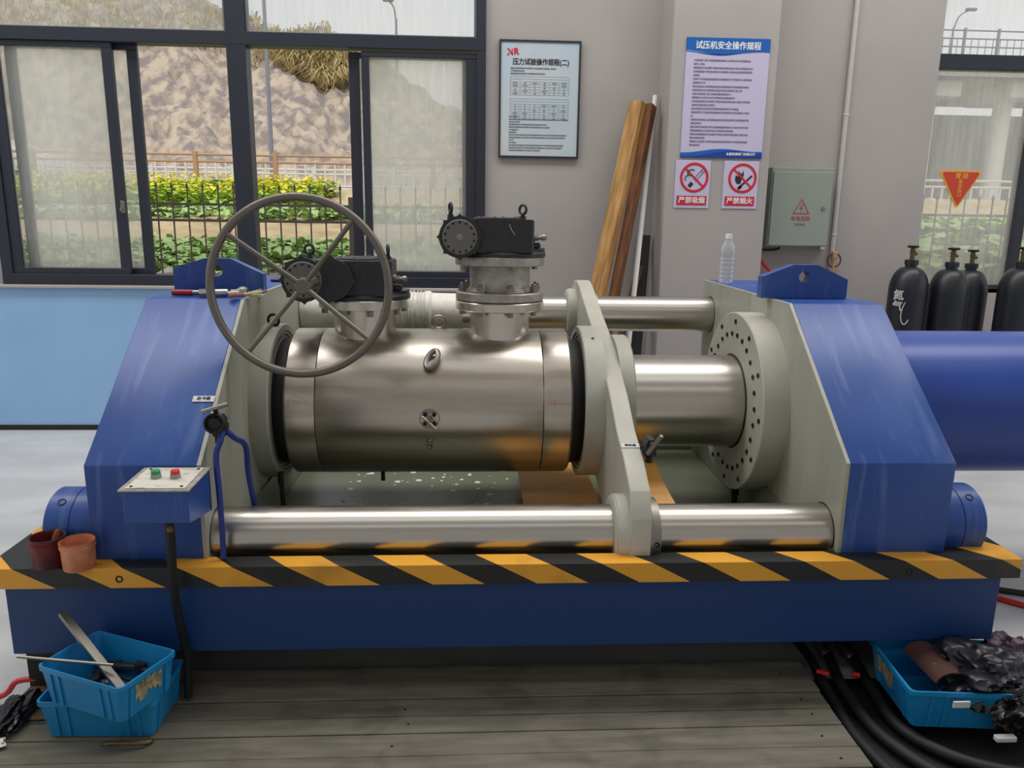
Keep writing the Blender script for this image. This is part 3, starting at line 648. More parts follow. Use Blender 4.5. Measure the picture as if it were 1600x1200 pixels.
def gearbox(x, z0, hgt, dx, scale, wheel):
    """quarter turn worm gearbox: quadrant housing over the stem, worm housing with a round cover to the left front"""
    yd = YC - .165; zc_ = z0 + hgt * .5 + .004
    base_c = (x + .005, YC)
    bm = B()
    out = circle2(base_c, .150, 24, -PI / 2, PI / 2, True) if False else None
    xr = x + (.118 if not wheel else .118)
    pl = [(x + dx, YC - .155), (xr - .012, YC - .155), (xr, YC - .143), (xr, YC + .05)] + circle2((x - .02, YC + .02), .14, 12, 0, PI, True)[1:-1] + [(x - .165, YC + .02), (x + dx - .04, YC - .05)]
    prism(bm, [pl], 2, z0 + .016, z0 + hgt)
    bmesh.ops.bevel(bm, geom=[e for e in bm.edges if e.calc_length() > .02 or True], offset=.004, segments=2, affect='EDGES')
    g = part('gearbox', bm, 'black_cast', V, at=(x, YC, z0), label='black worm gearbox')
    bm = B(); lathe(bm, (x + .005, YC, z0), (0, 0, 1), [(0, .168), (.012, .168), (.022, .158), (.03, .125)], 64, True, True); part('gearbox_foot', bm, 'black_cast', g)
    # lug and screw at the right
    bm = B(); prism(bm, [[(x + .10, YC - .10), (x + .15, YC - .07), (x + .168, YC - .03), (x + .168, YC + .03), (x + .10, YC + .08)]], 2, z0 + .012, z0 + .03); box(bm, xr - .004, xr + .03, YC - .08, YC - .04, z0 + .03, z0 + .052, .006); part('foot_lug', bm, 'black_cast', g)
    zs = z0 + hgt * .52
    bm = B(); cyl(bm, (xr - .002, YC - .07, zs), (xr + .008, YC - .07, zs), .017, n=16); cyl(bm, (xr + .008, YC - .07, zs), (xr + .022, YC - .07, zs), .013, n=6); cyl(bm, (xr + .02, YC - .07, zs), (xr + .038, YC - .07, zs), .008, n=12); lathe(bm, (xr + .034, YC - .07, zs), (1, 0, 0), [(0, .012), (.012, .011), (.018, .005), (.018, 0)], 10, True, False); part('stop_screw', bm, 'bolt_steel', g)
    # top cover
    bm = B(); lathe(bm, (x - .005, YC - .01, z0 + hgt), (0, 0, 1), [(0, .095), (.004, .095), (.007, .09), (.007, 0)], 40, True, False); tcv = part('top_cover', bm, 'black_cast', g)
    for k in range(6):
        a = k * PI / 3 + .3; p = Vector((x - .005 + .08 * math.cos(a), YC - .01 + .08 * math.sin(a), z0 + hgt + .006)); bm = B(); cyl(bm, p, p + Vector((0, 0, .005)), .006, n=6); part('cap_screw', bm, 'bolt_steel', tcv) if False else part('cap_screw', bm, 'bolt_steel', g)
    # worm housing: lobed disc, axis toward the viewer
    R = .074 * scale; xc = x + dx
    pl = []
    n = 72
    for i in range(n):
        a = 2 * PI * i / n; b_ = max(0, math.cos(a * 8 + .0)) ** 6 * .0095; pl.append((xc + (R + b_) * math.cos(a), zc_ + (R + b_) * math.sin(a)))
    bm = B(); prism(bm, [pl], 1, yd - .012, yd + .012); prism(bm, [circle2((xc, zc_), R - .002, 48)], 1, yd, yd + .11)
    part('worm_housing', bm, 'black_cast', g)
    if wheel:
        R2 = .082; x2 = xc + .092
        pl = []
        for i in range(n):
            a = 2 * PI * i / n; b_ = max(0, math.cos(a * 4 + .3)) ** 14 * .012; pl.append((x2 + (R2 + b_) * math.cos(a) * 1.0, zc_ + .002 + (R2 * .93 + b_) * math.sin(a)))
        bm = B(); prism(bm, [pl], 1, yd - .009, yd + .014); part('reducer_housing', bm, 'black_cast', g)
    Rc = .062 * scale
    bm = B(); lathe(bm, (xc, yd - .010, zc_), (0, -1, 0), [(0, Rc), (.006, Rc), (.008, Rc - .002), (.008, 0)], 48, True, False); gc = part('gear_cover', bm, 'cover_grey', g, label='round grey gear cover with a ring of screws')
    Nn = 14
    for k in range(Nn):
        a = 2 * PI * (k + .5) / Nn; p = Vector((xc + Rc * .84 * math.cos(a), yd - .018, zc_ + Rc * .84 * math.sin(a))); bm = B(); bolt_head(bm, p, (0, -1, 0), .0042, .002); part('screw', bm, 'black_and_shade', g)
    bm = B(); lathe(bm, (xc, yd - .018, zc_), (0, -1, 0), [(0, .012), (.002, .012), (.003, .007), (.006, .007), (.006, 0)], 20, True, False); part('input_shaft', bm, 'steel_dull', g)
    # eye bolts
    for (ex, ey, ax) in ((xc + (.012 if wheel else -.034), YC - .11, (.15, 1, 0) if wheel else (1, .3, 0)), (x + (.095 if wheel else .082), YC - .04, (1, .25, 0) if wheel else (.8, .8, 0))):
        zt = z0 + hgt + (.0 if ex > x else .002); bm = B(); cyl(bm, (ex, ey, zt - .012), (ex, ey, zt + .012), .012, n=8); cyl(bm, (ex, ey, zt + .012), (ex, ey, zt + .02), .008, n=10); torus(bm, (ex, ey, zt + .036), ax, .0165, .0052, 24, 8); part('eye_bolt', bm, 'black_cast', g)
    return g, Vector((xc, yd - .018, zc_))
gearbox(XV[1], 1.351, .135, -.150, 1.0, False)
gl, hub = gearbox(XV[0], 1.190, .143, -.192, 1.06, True)
# pointer scratch on right gearbox, white tick marks
bm = B(); tube(bm, [(.135, YC - .1565, 1.47), (.142, YC - .1565, 1.452), (.155, YC - .1565, 1.432)], .0009, 4); part('paint_scratch', bm, 'paper_white', V)
# hand wheel
hw = hub + Vector((0, -.03, 0))
WC = Vector((-.548, 2.5, 1.268))
hwroot = thing('handwheel', None, None, hw); hwroot.parent = V; hwroot.location = hw - Vector(V.location)
for k in ('category', 'label'):
    if k in hwroot: del hwroot[k]
bm = B(); torus(bm, WC, (0.0, 1, -.03), .281, .0135, 96, 14); part('wheel_rim', bm, 'wheel_paint', hwroot, smooth=60)
bm = B(); hc = Vector((-.557, 2.60, 1.262)); lathe(bm, (hc.x, hub.y + .004, hc.z), (0, -1, 0), [(0, .019), (.17, .019), (.171, .028), (.205, .028), (.208, .025), (.208, 0)], 8, True, False); part('wheel_hub', bm, 'wheel_paint', hwroot)
for (ex, ez) in ((-.757, 1.425), (-.389, 1.461), (-.722, 1.058), (-.342, 1.107)):
    e = Vector((ex, 2.5, ez)); d = (e - WC); d.y = 0; e = WC + d.normalized() * .275; s = Vector((hc.x, 2.595, hc.z)); s += (e - s).normalized() * .02
    bm = B(); cyl(bm, s, e, .0085, n=14); part('wheel_spoke', bm, 'wheel_paint', hwroot)

# ------------------------------------------------------------------ tools on the left block
zt = 1.206
t = thing('claw_hammer', 'red handled steel tool lying at the left on the left block top', 'tool', (-.99, 2.80, zt))
bm = B(); tube(bm, [(-1.055, 2.785, zt + .012), (-.985, 2.785, zt + .012)], .011, 10, smooth=False); part('handle', bm, 'tool_red', t)
bm = B(); tube(bm, [(-.985, 2.785, zt + .012), (-.875, 2.80, zt + .012)], .009, 10, smooth=False); cyl(bm, (-.88, 2.80, zt + .012), (-.865, 2.80, zt + .012), .012, n=10); part('shaft', bm, 'steel_dull', t)
t = thing('adjustable_wrench', 'short chrome fitting lying beside the red handled tool on the left block', 'tool', (-.905, 2.745, zt))
bm = B(); cyl(bm, (-.945, 2.735, zt + .016), (-.915, 2.74, zt + .016), .016, n=6); cyl(bm, (-.915, 2.74, zt + .016), (-.895, 2.75, zt + .016), .012, n=16); cyl(bm, (-.895, 2.75, zt + .015), (-.86, 2.765, zt + .015), .014, n=12); part('wrench_head', bm, 'steel_chrome', t)
bm = B(); cyl(bm, (-.86, 2.765, zt + .012), (-.80, 2.80, zt + .012), .008, n=10); part('wrench_handle', bm, 'steel_dull', t)
t = thing('ball_valve_fitting', 'rounded chrome fitting behind the brush on the left block', 'tool', (-.80, 2.80, zt))
bm = B(); lathe(bm, (-.855, 2.80, zt + .014), (1, -.1, 0), [(0, .010), (.02, .010), (.022, .014), (.03, .014)], 14); part('fitting_body', bm, 'bolt_steel', t)
bm = B(); lathe(bm, (-.815, 2.80, zt), (0, 0, 1), [(0, .016), (.008, .021), (.018, .022), (.028, .018), (.034, .008), (.035, 0)], 20, True, False); part('fitting_cap', bm, 'steel_chrome', t)
t = thing('paint_brush', 'worn brush with pale bristles on the front edge of the left block', 'brush', (-.80, 2.735, zt))
bm = B(); tube(bm, [(-.835, 2.70, zt + .012), (-.815, 2.71, zt + .013), (-.79, 2.73, zt + .012)], .009, 10, rf=lambda q: .010 - .004 * q); part('handle', bm, 'tool_wood', t)
bm = B()
for i in range(60):
    p = Vector((-.79, 2.73, zt + .012)) + Vector((R_.uniform(-.006, .006), R_.uniform(-.006, .006), R_.uniform(-.006, .006))); q = p + Vector((.045, .035, 0)) + Vector([R_.uniform(-.014, .014) for _ in range(3)]); q.z = max(q.z, zt + .002); tube(bm, [p, q], .0008, 3, smooth=False)
part('bristles', bm, 'bristle', t, kind='stuff')
t = solo('pry_bar', (lambda b: (box(b, -.87, -.80, 3.40, 3.52, zt, zt + .012, .003), b)[1])(B()), 'bag_purple', 'dark purple flat bar lying at the back of the left block', 'tool', (-.835, 3.46, zt))
# water bottle
wb = thing('water_bottle', 'clear plastic water bottle standing on the back of the right block', 'bottle', (1.186, 3.56, 1.205))
wx, wy, wz = 1.186, 3.56, 1.2055
pr = [(0, .024), (.003, .030)]
z = .006
for k in range(6): pr += [(z, .031), (z + .010, .031), (z + .013, .0288), (z + .017, .0288)]; z += .020
pr += [(z, .031), (.150, .031), (.165, .029), (.185, .021), (.2, .0135), (.206, .0125)]
bm = B(); lathe(bm, (wx, wy, wz), (0, 0, 1), pr, 32, True, True); part('bottle_body', bm, 'clear_plastic', wb, smooth=60)
bm = B(); lathe(bm, (wx, wy, wz + .204), (0, 0, 1), [(0, .0155), (.004, .0155), (.005, .0148), (.019, .0148), (.021, .013), (.021, 0)], 24, True, False); part('bottle_cap', bm, 'white_plastic', wb)

# ------------------------------------------------------------------ things on and against the back wall
# framed rules notice
Yp = 5.38
P = thing('framed_notice', 'white framed notice with a red logo and printed tables left of the column', 'poster', (.44, 5.39, 1.88))
x0, x1, z0, z1 = .178, .716, 1.882, 2.622
bm = B(); prism(bm, [[(x0, z0), (x1, z0), (x1, z1), (x0, z1)], [(x0 + .012, z0 + .012), (x1 - .012, z0 + .012), (x1 - .012, z1 - .012), (x0 + .012, z1 - .012)]], 1, Yp - .006, 5.398); part('frame', bm, 'ink_black', P)
bm = B(); box(bm, x0 + .01, x1 - .01, Yp, 5.398, z0 + .01, z1 - .01); sh = part('printed_sheet', bm, 'poster_paper', P)
def tx(parent, body, size, x, z, y, m, bold=0, xs=1, al='CENTER', nm='lettering', sp=1.0, line=1.0, label=None):
    return part(nm, text_bm(body, size, (x, y, z), bold=bold, align=al, xs=xs, spacing=sp, line=line), m, parent, smooth=10, label=label)
tx(P, 'R', .055, x0 + .108, z1 - .075, Yp - .001, 'ink_red', bold=.003, nm='logo', label='red letter logo')
bm = B(); yy = Yp - .0015
for pl in ([(x0 + .05, z1 - .055), (x0 + .062, z1 - .052), (x0 + .088, z1 - .09), (x0 + .088, z1 - .10)], [(x0 + .05, z1 - .098), (x0 + .062, z1 - .098), (x0 + .068, z1 - .085), (x0 + .061, z1 - .078)], [(x0 + .080, z1 - .055), (x0 + .088, z1 - .055), (x0 + .088, z1 - .098), (x0 + .080, z1 - .088)]): prism(bm, [pl], 1, yy, Yp)
part('logo', bm, 'ink_red', P, label='red N shaped logo mark')
tx(P, '压力试验操作规程(二)', .044, (x0 + x1) / 2 + .005, z1 - .137, Yp - .001, 'ink_black', bold=.0011, xs=.88)
rr = random.Random(5)
src = '为保证阀门压力试验质量规范操作人员的作业行为特制定本规程适用于各类阀门壳体与密封试验试验介质应为清洁的水试验压力应符合标准要求保压时间见下表检查各连接部位无渗漏后方可升压操作人员应经培训合格后上岗试验结束后应先卸压再松开夹紧装置并做好记录'
def para(n, k=0): return ''.join(src[(k * 13 + i) % len(src)] for i in range(n))
def lines(parent, x, z, ls, size, dz, m, y, xs=1):
    for k, n in enumerate(ls): tx(parent, para(n, k + int(z * 10)), size, x, z - k * dz, y, m, al='LEFT', xs=xs, nm='text_line')
lines(P, x0 + .075, z1 - .175, [26, 8, 20], .0115, .0165, 'ink_grey', Yp - .001)
lines(P, x0 + .068, z0 + .262, [6], .011, .016, 'ink_grey', Yp - .001)
lines(P, x0 + .068, z0 + .245, [38, 7, 24, 26, 6, 5, 37, 36, 3, 5, 35, 34, 20], .0105, .0165, 'ink_grey', Yp - .001)
for (zt_, n) in ((z1 - .225, 7), (z1 - .365, 8)):
    bm = B(); xa, xb = x0 + .075, x1 - .075; hh = .0165
    for r_ in range(n + 1): box(bm, xa, xb, Yp - .001, Yp, zt_ - r_ * hh - .0005, zt_ - r_ * hh + .0005)
    for c_ in range(7): box(bm, xa + (xb - xa) * c_ / 6 - .0005, xa + (xb - xa) * c_ / 6 + .0005, Yp - .001, Yp, zt_ - n * hh, zt_ - (0 if c_ in (0, 6) else 2 * hh))
    for r_ in range(2, n):
        for c_ in range(6):
            u_ = xa + (xb - xa) * (c_ + .5) / 6; v_ = zt_ - (r_ + .5) * hh; w_ = rr.choice((.004, .008, .016)); box(bm, u_ - w_, u_ + w_, Yp - .001, Yp, v_ - .003, v_ + .003)
    part('printed_table', bm, 'ink_grey', P)
# blue headed safety poster on the column
Yc = 5.098
Q = thing('safety_poster', 'tall lavender safety poster with blue header and footer on the column', 'poster', (1.6, 5.1, 1.88))
x0, x1, z0, z1 = 1.34, 1.872, 1.882, 2.604
bm = B(); box(bm, x0, x1, Yc - .004, Yc + .001, z0, z1); part('poster_sheet', bm, 'poster_lavender', Q)
def wave(f0, f1, z_edge, m, y, up=True, nm='printed_band', lab=None):
    n = 24; top = [(x0 + (x1 - x0) * i / n, f1(i / n)) for i in range(n + 1)]; bot = [(x0 + (x1 - x0) * i / n, f0(i / n)) for i in range(n, -1, -1)]
    bm = B(); prism(bm, [bot[::-1] + top[::-1]], 1, y, Yc); part(nm, bm, m, Q, label=lab)
s_ = math.sin
wave(lambda t: z1 - .098 - .016 * s_(t * 2 * PI - 1.2) * (1 - .3 * t) + .018 * t, lambda t: z1, 0, 'poster_navy', Yc - .0050)
wave(lambda t: z1 - .088 - .010 * s_(t * 2 * PI - 1.0) + .006 * t, lambda t: z1, 0, 'poster_pale', Yc - .0056)
wave(lambda t: z1 - .083 - .011 * s_(t * 2 * PI - 1.1) - .006 * t, lambda t: z1, 0, 'poster_blue', Yc - .0062)
wave(lambda t: z0, lambda t: z0 + .040 + .010 * s_(t * 2.2 * PI - 1.8) + .012 * t, 0, 'poster_blue', Yc - .0050)
wave(lambda t: z0, lambda t: z0 + .020 + .014 * s_(t * 2.0 * PI - 2.2) + .018 * t, 0, 'poster_navy', Yc - .0056)
tx(Q, '试压机安全操作规程', .050, (x0 + x1) / 2 - .002, z1 - .048, Yc - .0070, 'ink_white', bold=.0011, xs=.93)
tx(Q, '永嘉凯源阀门有限公司', .019, x1 - .14, z0 + .024, Yc - .0064, 'ink_white', bold=.0005)
ls = [26, 5, 27, 27, 3, 27, 6, 26, 23, 18, 20, 27, 11, 22, 27, 1, 27, 5, 27, 20, 27, 7, 27, 5]
for k, n in enumerate(ls):
    tx(Q, para(n, k), .0140, x0 + .052, z1 - .135 - k * .0222, Yc - .0046, 'ink_violet', al='LEFT', nm='text_line', bold=.0002)
# two prohibition signs
def no_sign(xc, label, body, flame):
    S = thing('prohibition_sign', label, 'sign', (xc, 5.1, 1.57), 'prohibition signs on the column')
    bm = B(); box(bm, xc - .115, xc + .115, Yc - .003, Yc + .001, 1.565, 1.865, .001); part('sign_sheet', bm, 'poster_lavender', S)
    zc = 1.757
    bm = B(); prism(bm, [circle2((xc + .01, zc), .094, 40), circle2((xc + .01, zc), .078, 40)], 1, Yc - .005, Yc); a = math.radians(-43); c_, s__ = math.cos(a), math.sin(a)
    prism(bm, [[(xc + .01 + u * c_ - v * s__, zc + u * s__ + v * c_) for u, v in ((-.08, -.006), (.08, -.006), (.08, .006), (-.08, .006))]], 1, Yc - .0052, Yc); part('prohibition_ring', bm, 'ink_red', S)
    bm = B()
    def bar(cx_, cz_, L, h, ang):
        c_, s__ = math.cos(ang), math.sin(ang); prism(bm, [[(cx_ + u * c_ - v * s__, cz_ + u * s__ + v * c_) for u, v in ((-L, -h), (L, -h), (L, h), (-L, h))]], 1, Yc - .0045, Yc)
    X0 = xc + .01
    if not flame:
        bar(X0 - .022, zc - .045, .016, .012, math.radians(50)); 
        for (u, v) in ((-1, 1), (-1, -1)):
            bar(X0 + .028 + (-.008 if u * v < 0 else .008) * .8, zc + .012 + (.008 if u * v < 0 else -.008) * .8, .040, .0018, math.radians(50))
        prism(bm, [circle2((X0 + .058, zc + .043), .0115, 16), circle2((X0 + .058, zc + .043), .009, 16)], 1, Yc - .0045, Yc)
        for k, (u, v) in enumerate(((-.045, .0), (-.03, .035))):
            tube(bm, [(X0 + u - .01, Yc - .004, zc + v - .02), (X0 + u - .015, Yc - .004, zc + v), (X0 + u + .005, Yc - .004, zc + v + .015), (X0 + u + .03, Yc - .004, zc + v + .012)], .003, 5)
    else:
        prism(bm, [[(X0 - .05, zc - .01), (X0 - .045, zc + .02), (X0 - .03, zc + .01), (X0 - .028, zc + .045), (X0 - .008, zc + .025), (X0 + .002, zc + .05), (X0 + .008, zc + .02), (X0 - .005, zc - .005), (X0 - .012, zc - .035), (X0 - .035, zc - .035)]], 1, Yc - .0045, Yc)
        bar(X0 + .02, zc - .022, .058, .006, math.radians(43)); bar(X0 - .015, zc - .058, .014, .009, math.radians(43))
    part('pictogram', bm, 'ink_black', S)
    bm = B(); box(bm, xc - .098, xc + .098, Yc - .005, Yc, 1.583, 1.642); part('caption_plate', bm, 'ink_red', S)
    tx(S, body, .044, xc, 1.612, Yc - .0058, 'ink_white', bold=.0008, xs=1.0)
no_sign(1.430, 'round no smoking sign on the column, crossed cigarette over a red caption', '严禁吸烟', False)
no_sign(1.748, 'round no open flame sign on the column, crossed burning match over a red caption', '严禁烟火', True)
# electrical cabinet
C_ = thing('electrical_cabinet', 'grey green wall cabinet with a high voltage triangle, right of the column', 'cabinet', (2.25, 5.39, 1.32))
bm = B(); box(bm, 2.02, 2.445, 5.27, 5.398, 1.318, 1.842, .003); part('cabinet_body', bm, 'cabinet_grey', C_)
bm = B(); box(bm, 2.028, 2.437, 5.255, 5.269, 1.325, 1.815, .003); dr = part('cabinet_door', bm, 'cabinet_grey', C_)
bm = B(); lathe(bm, (2.385, 5.255, 1.575), (0, -1, 0), [(0, .014), (.004, .014), (.005, .008), (.005, 0)], 16, True, False); part('door_lock', bm, 'steel_dull', dr)
bm = B()
tri = lambda s_: [(2.235 + s_ * math.cos(PI / 2 + k * 2 * PI / 3), 1.572 + s_ * math.sin(PI / 2 + k * 2 * PI / 3)) for k in range(3)]
prism(bm, [tri(.068), tri(.056)], 1, 5.2535, 5.256); prism(bm, [[(2.243, 1.61), (2.222, 1.572), (2.236, 1.574), (2.228, 1.545), (2.248, 1.582), (2.235, 1.58), (2.25, 1.61)]], 1, 5.2535, 5.256); part('warning_triangle', bm, 'ink_dull_red', dr)
tx(dr, '有电危险', .034, 2.235, 1.505, 5.2545, 'ink_dull_red', bold=.0004); tx(dr, '请勿触动', .018, 2.235, 1.467, 5.2545, 'ink_grey')
bm = B(); box(bm, 2.44, 2.475, 5.36, 5.398, 1.30, 1.37, .003); part('junction_cover', bm, 'white_plastic', C_)
# conduit, hook with cable loop
cd = thing('wall_conduit', 'white round conduit pipe running up the wall right of the cabinet', 'pipe', (2.54, 5.38, 0))
bm = B(); cyl(bm, (2.54, 5.383, 0), (2.54, 5.383, 6), .0165, n=14); part('pipe', bm, 'conduit_white', cd)
for z in (.6, 1.4, 2.2, 3.0):
    bm = B(); torus(bm, (2.54, 5.383, z), (0, 0, 1), .018, .003, 16, 6); part('clip', bm, 'white_plastic', cd)
t = thing('cable_loop', 'brown cable loop hung on a yellow hook below the cabinet', 'cable', (2.54, 5.33, 1.2))
bm = B(); torus(bm, (2.54, 5.34, 1.225), (0, 1, 0), .047, .006, 28, 8); part('loop', bm, 'wood_bark', t)
bm = B(); box(bm, 2.522, 2.556, 5.325, 5.362, 1.235, 1.285, .004); tube(bm, [(2.54, 5.335, 1.24), (2.535, 5.33, 1.17), (2.53, 5.33, 1.10)], .008, 8); part('hook', bm, 'orange_paint', t)
bm = B(); tube(bm, [(1.95, 5.36, 1.33), (2.02, 5.33, 1.21), (2.14, 5.3, 1.09), (2.26, 5.3, 1.0), (2.4, 5.3, .8), (2.5, 5.25, .3), (2.6, 5.2, .02)], .012, 8); solo('red_air_hose', bm, 'red_plastic', 'red air hose hanging on the wall behind the right block', 'hose', (2.1, 5.3, 0))
bm = B(); tube(bm, [(1.95, 5.375, 1.297), (2.05, 5.37, 1.29), (2.13, 5.375, 1.293), (2.16, 5.385, 1.305)], .008, 8); solo('black_cable', bm, 'rubber', 'short black cable under the electrical cabinet', 'cable', (2.05, 5.38, 1.29))
# triangular sign on the right window
S = thing('warning_triangle_sign', 'red downward pointing triangular sign with yellow writing on the right window', 'sign', (3.43, 5.43, 1.6))
def rtri(cx, cz, r, rc):
    o = []
    for k in range(3):
        a = -PI / 2 + k * 2 * PI / 3; px, pz = cx + (r - 2 * rc) * math.cos(a) * 1.0, cz + (r - 2 * rc) * math.sin(a) * .96
        for j in range(5): b = a - PI / 3 + j * PI / 6; o.append((px + rc * math.cos(b), pz + rc * math.sin(b)))
    return o
bm = B(); prism(bm, [rtri(3.43, 1.765, .182, .012)], 1, 5.428, 5.436); part('sign_border', bm, 'ink_yellow', S)
bm = B(); prism(bm, [rtri(3.43, 1.765, .160, .010)], 1, 5.425, 5.430); part('sign_face', bm, 'sign_red', S)
tx(S, '常闭', .042, 3.435, 1.812, 5.4245, 'ink_yellow', bold=.001, sp=1.4)
for k, ch_ in enumerate('安全出口'): tx(S, ch_, .030, 3.432, 1.775 - k * .030, 5.4245, 'ink_yellow', bold=.0006)

# timbers and bars leaning on the wall
def lean(name, m, label, cat, top, bot, w_, d_, twist=0, bev=.004, rnd=False):
    top, bot = Vector(top), Vector(bot); ax = (top - bot); L_ = ax.length; bm = B()
    if rnd: cyl(bm, (0, 0, 0), (0, 0, L_), w_ / 2, n=16)
    else:
        box(bm, -w_ / 2, w_ / 2, -d_ / 2, d_ / 2, 0, L_, bev)
    q = ax.to_track_quat('Z', 'Y'); o = solo(name, bm, m, label, cat, (0, 0, 0)); o.location = bot; o.rotation_mode = 'QUATERNION'; o.rotation_quaternion = q @ Matrix.Rotation(twist, 3, 'Z').to_quaternion(); return o
lean('timber_beam', 'wood_tan', 'wide tan timber beam leaning on the wall left of the column', 'timber', (1.085, 5.27, 2.235), (.60, 4.72, .03), .095, .07, 0)
lean('timber_beam', 'wood_bark', 'narrow dark brown timber leaning against the wider tan beam', 'timber', (1.175, 5.27, 2.22), (.73, 4.73, .03), .05, .07, 0)
lean('plastic_pipe', 'white_plastic', 'white plastic pipe leaning on the wall beside the timbers', 'pipe', (1.215, 5.345, 2.29), (.98, 4.9, .03), .034, 0, rnd=True)
lean('flat_steel_bar', 'rubber', 'black flat steel bar leaning on the wall left of the column', 'metal bar', (1.185, 5.34, 1.38), (1.07, 5.0, .02), .085, .02)
lean('rusty_angle', 'wood_bark', 'rusty brown flat bar leaning across in front of the black bar', 'metal bar', (1.135, 5.2, 1.18), (.80, 4.85, .04), .05, .02)

# gas cylinders
G0 = None
def gas(x, y, h, lab):
    c = (x, y)
    g = thing('gas_cylinder', lab, 'gas cylinder', (x, y, 0), 'gas cylinders by the right window')
    r = .118
    pr = [(0, r - .012), (.012, r)] + [(h - .30, r)] + [(h - .30 + .15 * math.sin(a), r * .30 + r * .70 * math.cos(a)) for a in [k * PI / 2 / 8 for k in range(1, 9)]]
    bm = B(); lathe(bm, (x, y, .001), (0, 0, 1), pr + [(h - .13, .034)], 40); part('cylinder_body', bm, 'cylinder_black', g, smooth=50)
    bm = B(); lathe(bm, (x, y, h - .135), (0, 0, 1), [(0, .042), (.03, .042), (.032, .036), (.034, .02), (.034, 0)], 20, True, False); part('neck_ring', bm, 'cylinder_black', g)
    bm = B(); cyl(bm, (x, y, h - .105), (x, y, h - .03), .014, n=12); cyl(bm, (x - .012, y - .0, h - .065), (x + .03, y, h - .065), .010, n=10); cyl(bm, (x, y, h - .055), (x, y, h - .045), .018, n=6); part('valve', bm, 'brass', g)
    bm = B(); lathe(bm, (x, y, h - .03), (0, 0, 1), [(0, .012), (.004, .034), (.014, .036), (.018, .03), (.018, 0)], 20, True, False); part('valve_wheel', bm, 'dark_steel', g)
    return g
g1 = gas(2.845, 4.9, 1.36, 'black gas cylinder with white stencilled marks, leftmost by the right window')
gas(3.105, 4.88, 1.35, 'plain black gas cylinder, second from the left by the right window')
gas(3.395, 5.12, 1.33, 'black gas cylinder standing furthest back, third from the left')
gas(3.56, 4.86, 1.36, 'black gas cylinder at the right edge under the right window')
for k, (s, z) in enumerate((('氮', 1.03), ('气', .96))):
    a = math.radians(214); 
    part('lettering', text_bm(s, .07, (2.845 + .1185 * math.cos(a), 4.9 + .1185 * math.sin(a), z), right=(-math.sin(a), math.cos(a), 0), bold=.001), 'paper_white', g1)
bm = B(); 
pts = [(2.845 + .1195 * math.cos(math.radians(a_)), 4.9 + .1195 * math.sin(math.radians(a_)), z_) for a_, z_ in ((236, .99), (230, .95), (228, .90), (233, .86), (242, .85), (250, .88))]
tube(bm, pts, .003, 5); part('painted_stroke', bm, 'paper_white', g1)

# ------------------------------------------------------------------ outdoors
def gz(y):
    P_ = [(5.6, .55), (7, .72), (8.5, .84), (11, 1.10), (14, 1.36), (18, 1.85), (20.5, 2.1), (22, 2.12), (30, 2.25), (60, 2.25)]
    for (a, za), (b, zb) in zip(P_, P_[1:]):
        if y <= b: return za + (zb - za) * (y - a) / (b - a)
    return 2.5
def grid(name, xs, ys, fz, m, label, cat=None, kind='structure'):
    bm = B(); V_ = [[bm.verts.new((x, y, fz(x, y))) for x in xs] for y in ys]
    for j in range(len(ys) - 1):
        for i in range(len(xs) - 1): bm.faces.new((V_[j][i], V_[j][i + 1], V_[j + 1][i + 1], V_[j + 1][i]))
    o = struct(name, bm, m, smooth=80); o['label'] = label; return o
def fr(a, b, n): return [a + (b - a) * i / n for i in range(n + 1)]
nz = lambda x, y, s: noise.noise(Vector((x * s, y * s, 3.1)))
grid('garden_ground', fr(-16, 16, 160), fr(5.7, 20.6, 90), lambda x, y: gz(y) + .06 * nz(x, y, 1.5) + .05 * math.sin(y * 4.2), 'soil', 'brown garden soil outside the windows')
grid('road', fr(-40, 45, 10), fr(20.6, 31, 6), lambda x, y: gz(y) - .05, 'asphalt', 'pale road beyond the garden')
def hz(x, y):
    t = min(1, max(0, (y - 28.5) / 9)); top = 9.2 + 1.4 * nz(x, 0, .12) + (3.0 if x < -9 else 0) * min(1, (-x - 9) / 6 if x < -9 else 0) - max(0, (x + 6.5)) * .55
    top = max(4.5, top) if x < 8 else 4.5
    h = 2.3 + (top - 2.3) * (t ** .85) + (.75 * nz(x, y * 2.2, .55) + .4 * nz(x, y * 2, 1.7) + .22 * nz(x, y * 2, 4) + .12 * nz(x, y * 2, 9)) * min(1, t * 6)
    return h + max(0, y - 38) * .12
grid('rock_hillside', fr(-46, 12, 290), fr(28.5, 44, 110), hz, 'rock', 'bare rocky cut slope behind the road')
rr = random.Random(11)
def blades(name, m, pts, label, cat, loc, ln=(.2, .4), wd=.02, lean_=.5, droop=0):
    vs, fs = [], []
    for (x, y, z) in pts:
        a = rr.uniform(0, 2 * PI); L_ = rr.uniform(*ln); l = rr.uniform(.1, lean_) * L_; dx, dy = math.cos(a), math.sin(a); px, py = -dy * wd * .5, dx * wd * .5
        b = len(vs); m1 = (x + dx * l * .5, y + dy * l * .5, z + L_ * .7); tp = (x + dx * l * 1.3, y + dy * l * 1.3, z + L_ * (1 - droop))
        vs += [(x - px, y - py, z), (x + px, y + py, z), (m1[0] + px, m1[1] + py, m1[2]), (m1[0] - px, m1[1] - py, m1[2]), tp]; fs += [(b, b + 1, b + 2, b + 3), (b + 3, b + 2, b + 4)]
    me = bpy.data.meshes.new(name); me.from_pydata(vs, [], fs); me.materials.append(MT[m]); o = bpy.data.objects.new(name, me); COL.objects.link(o); return setp(o, label, cat, kind='stuff')
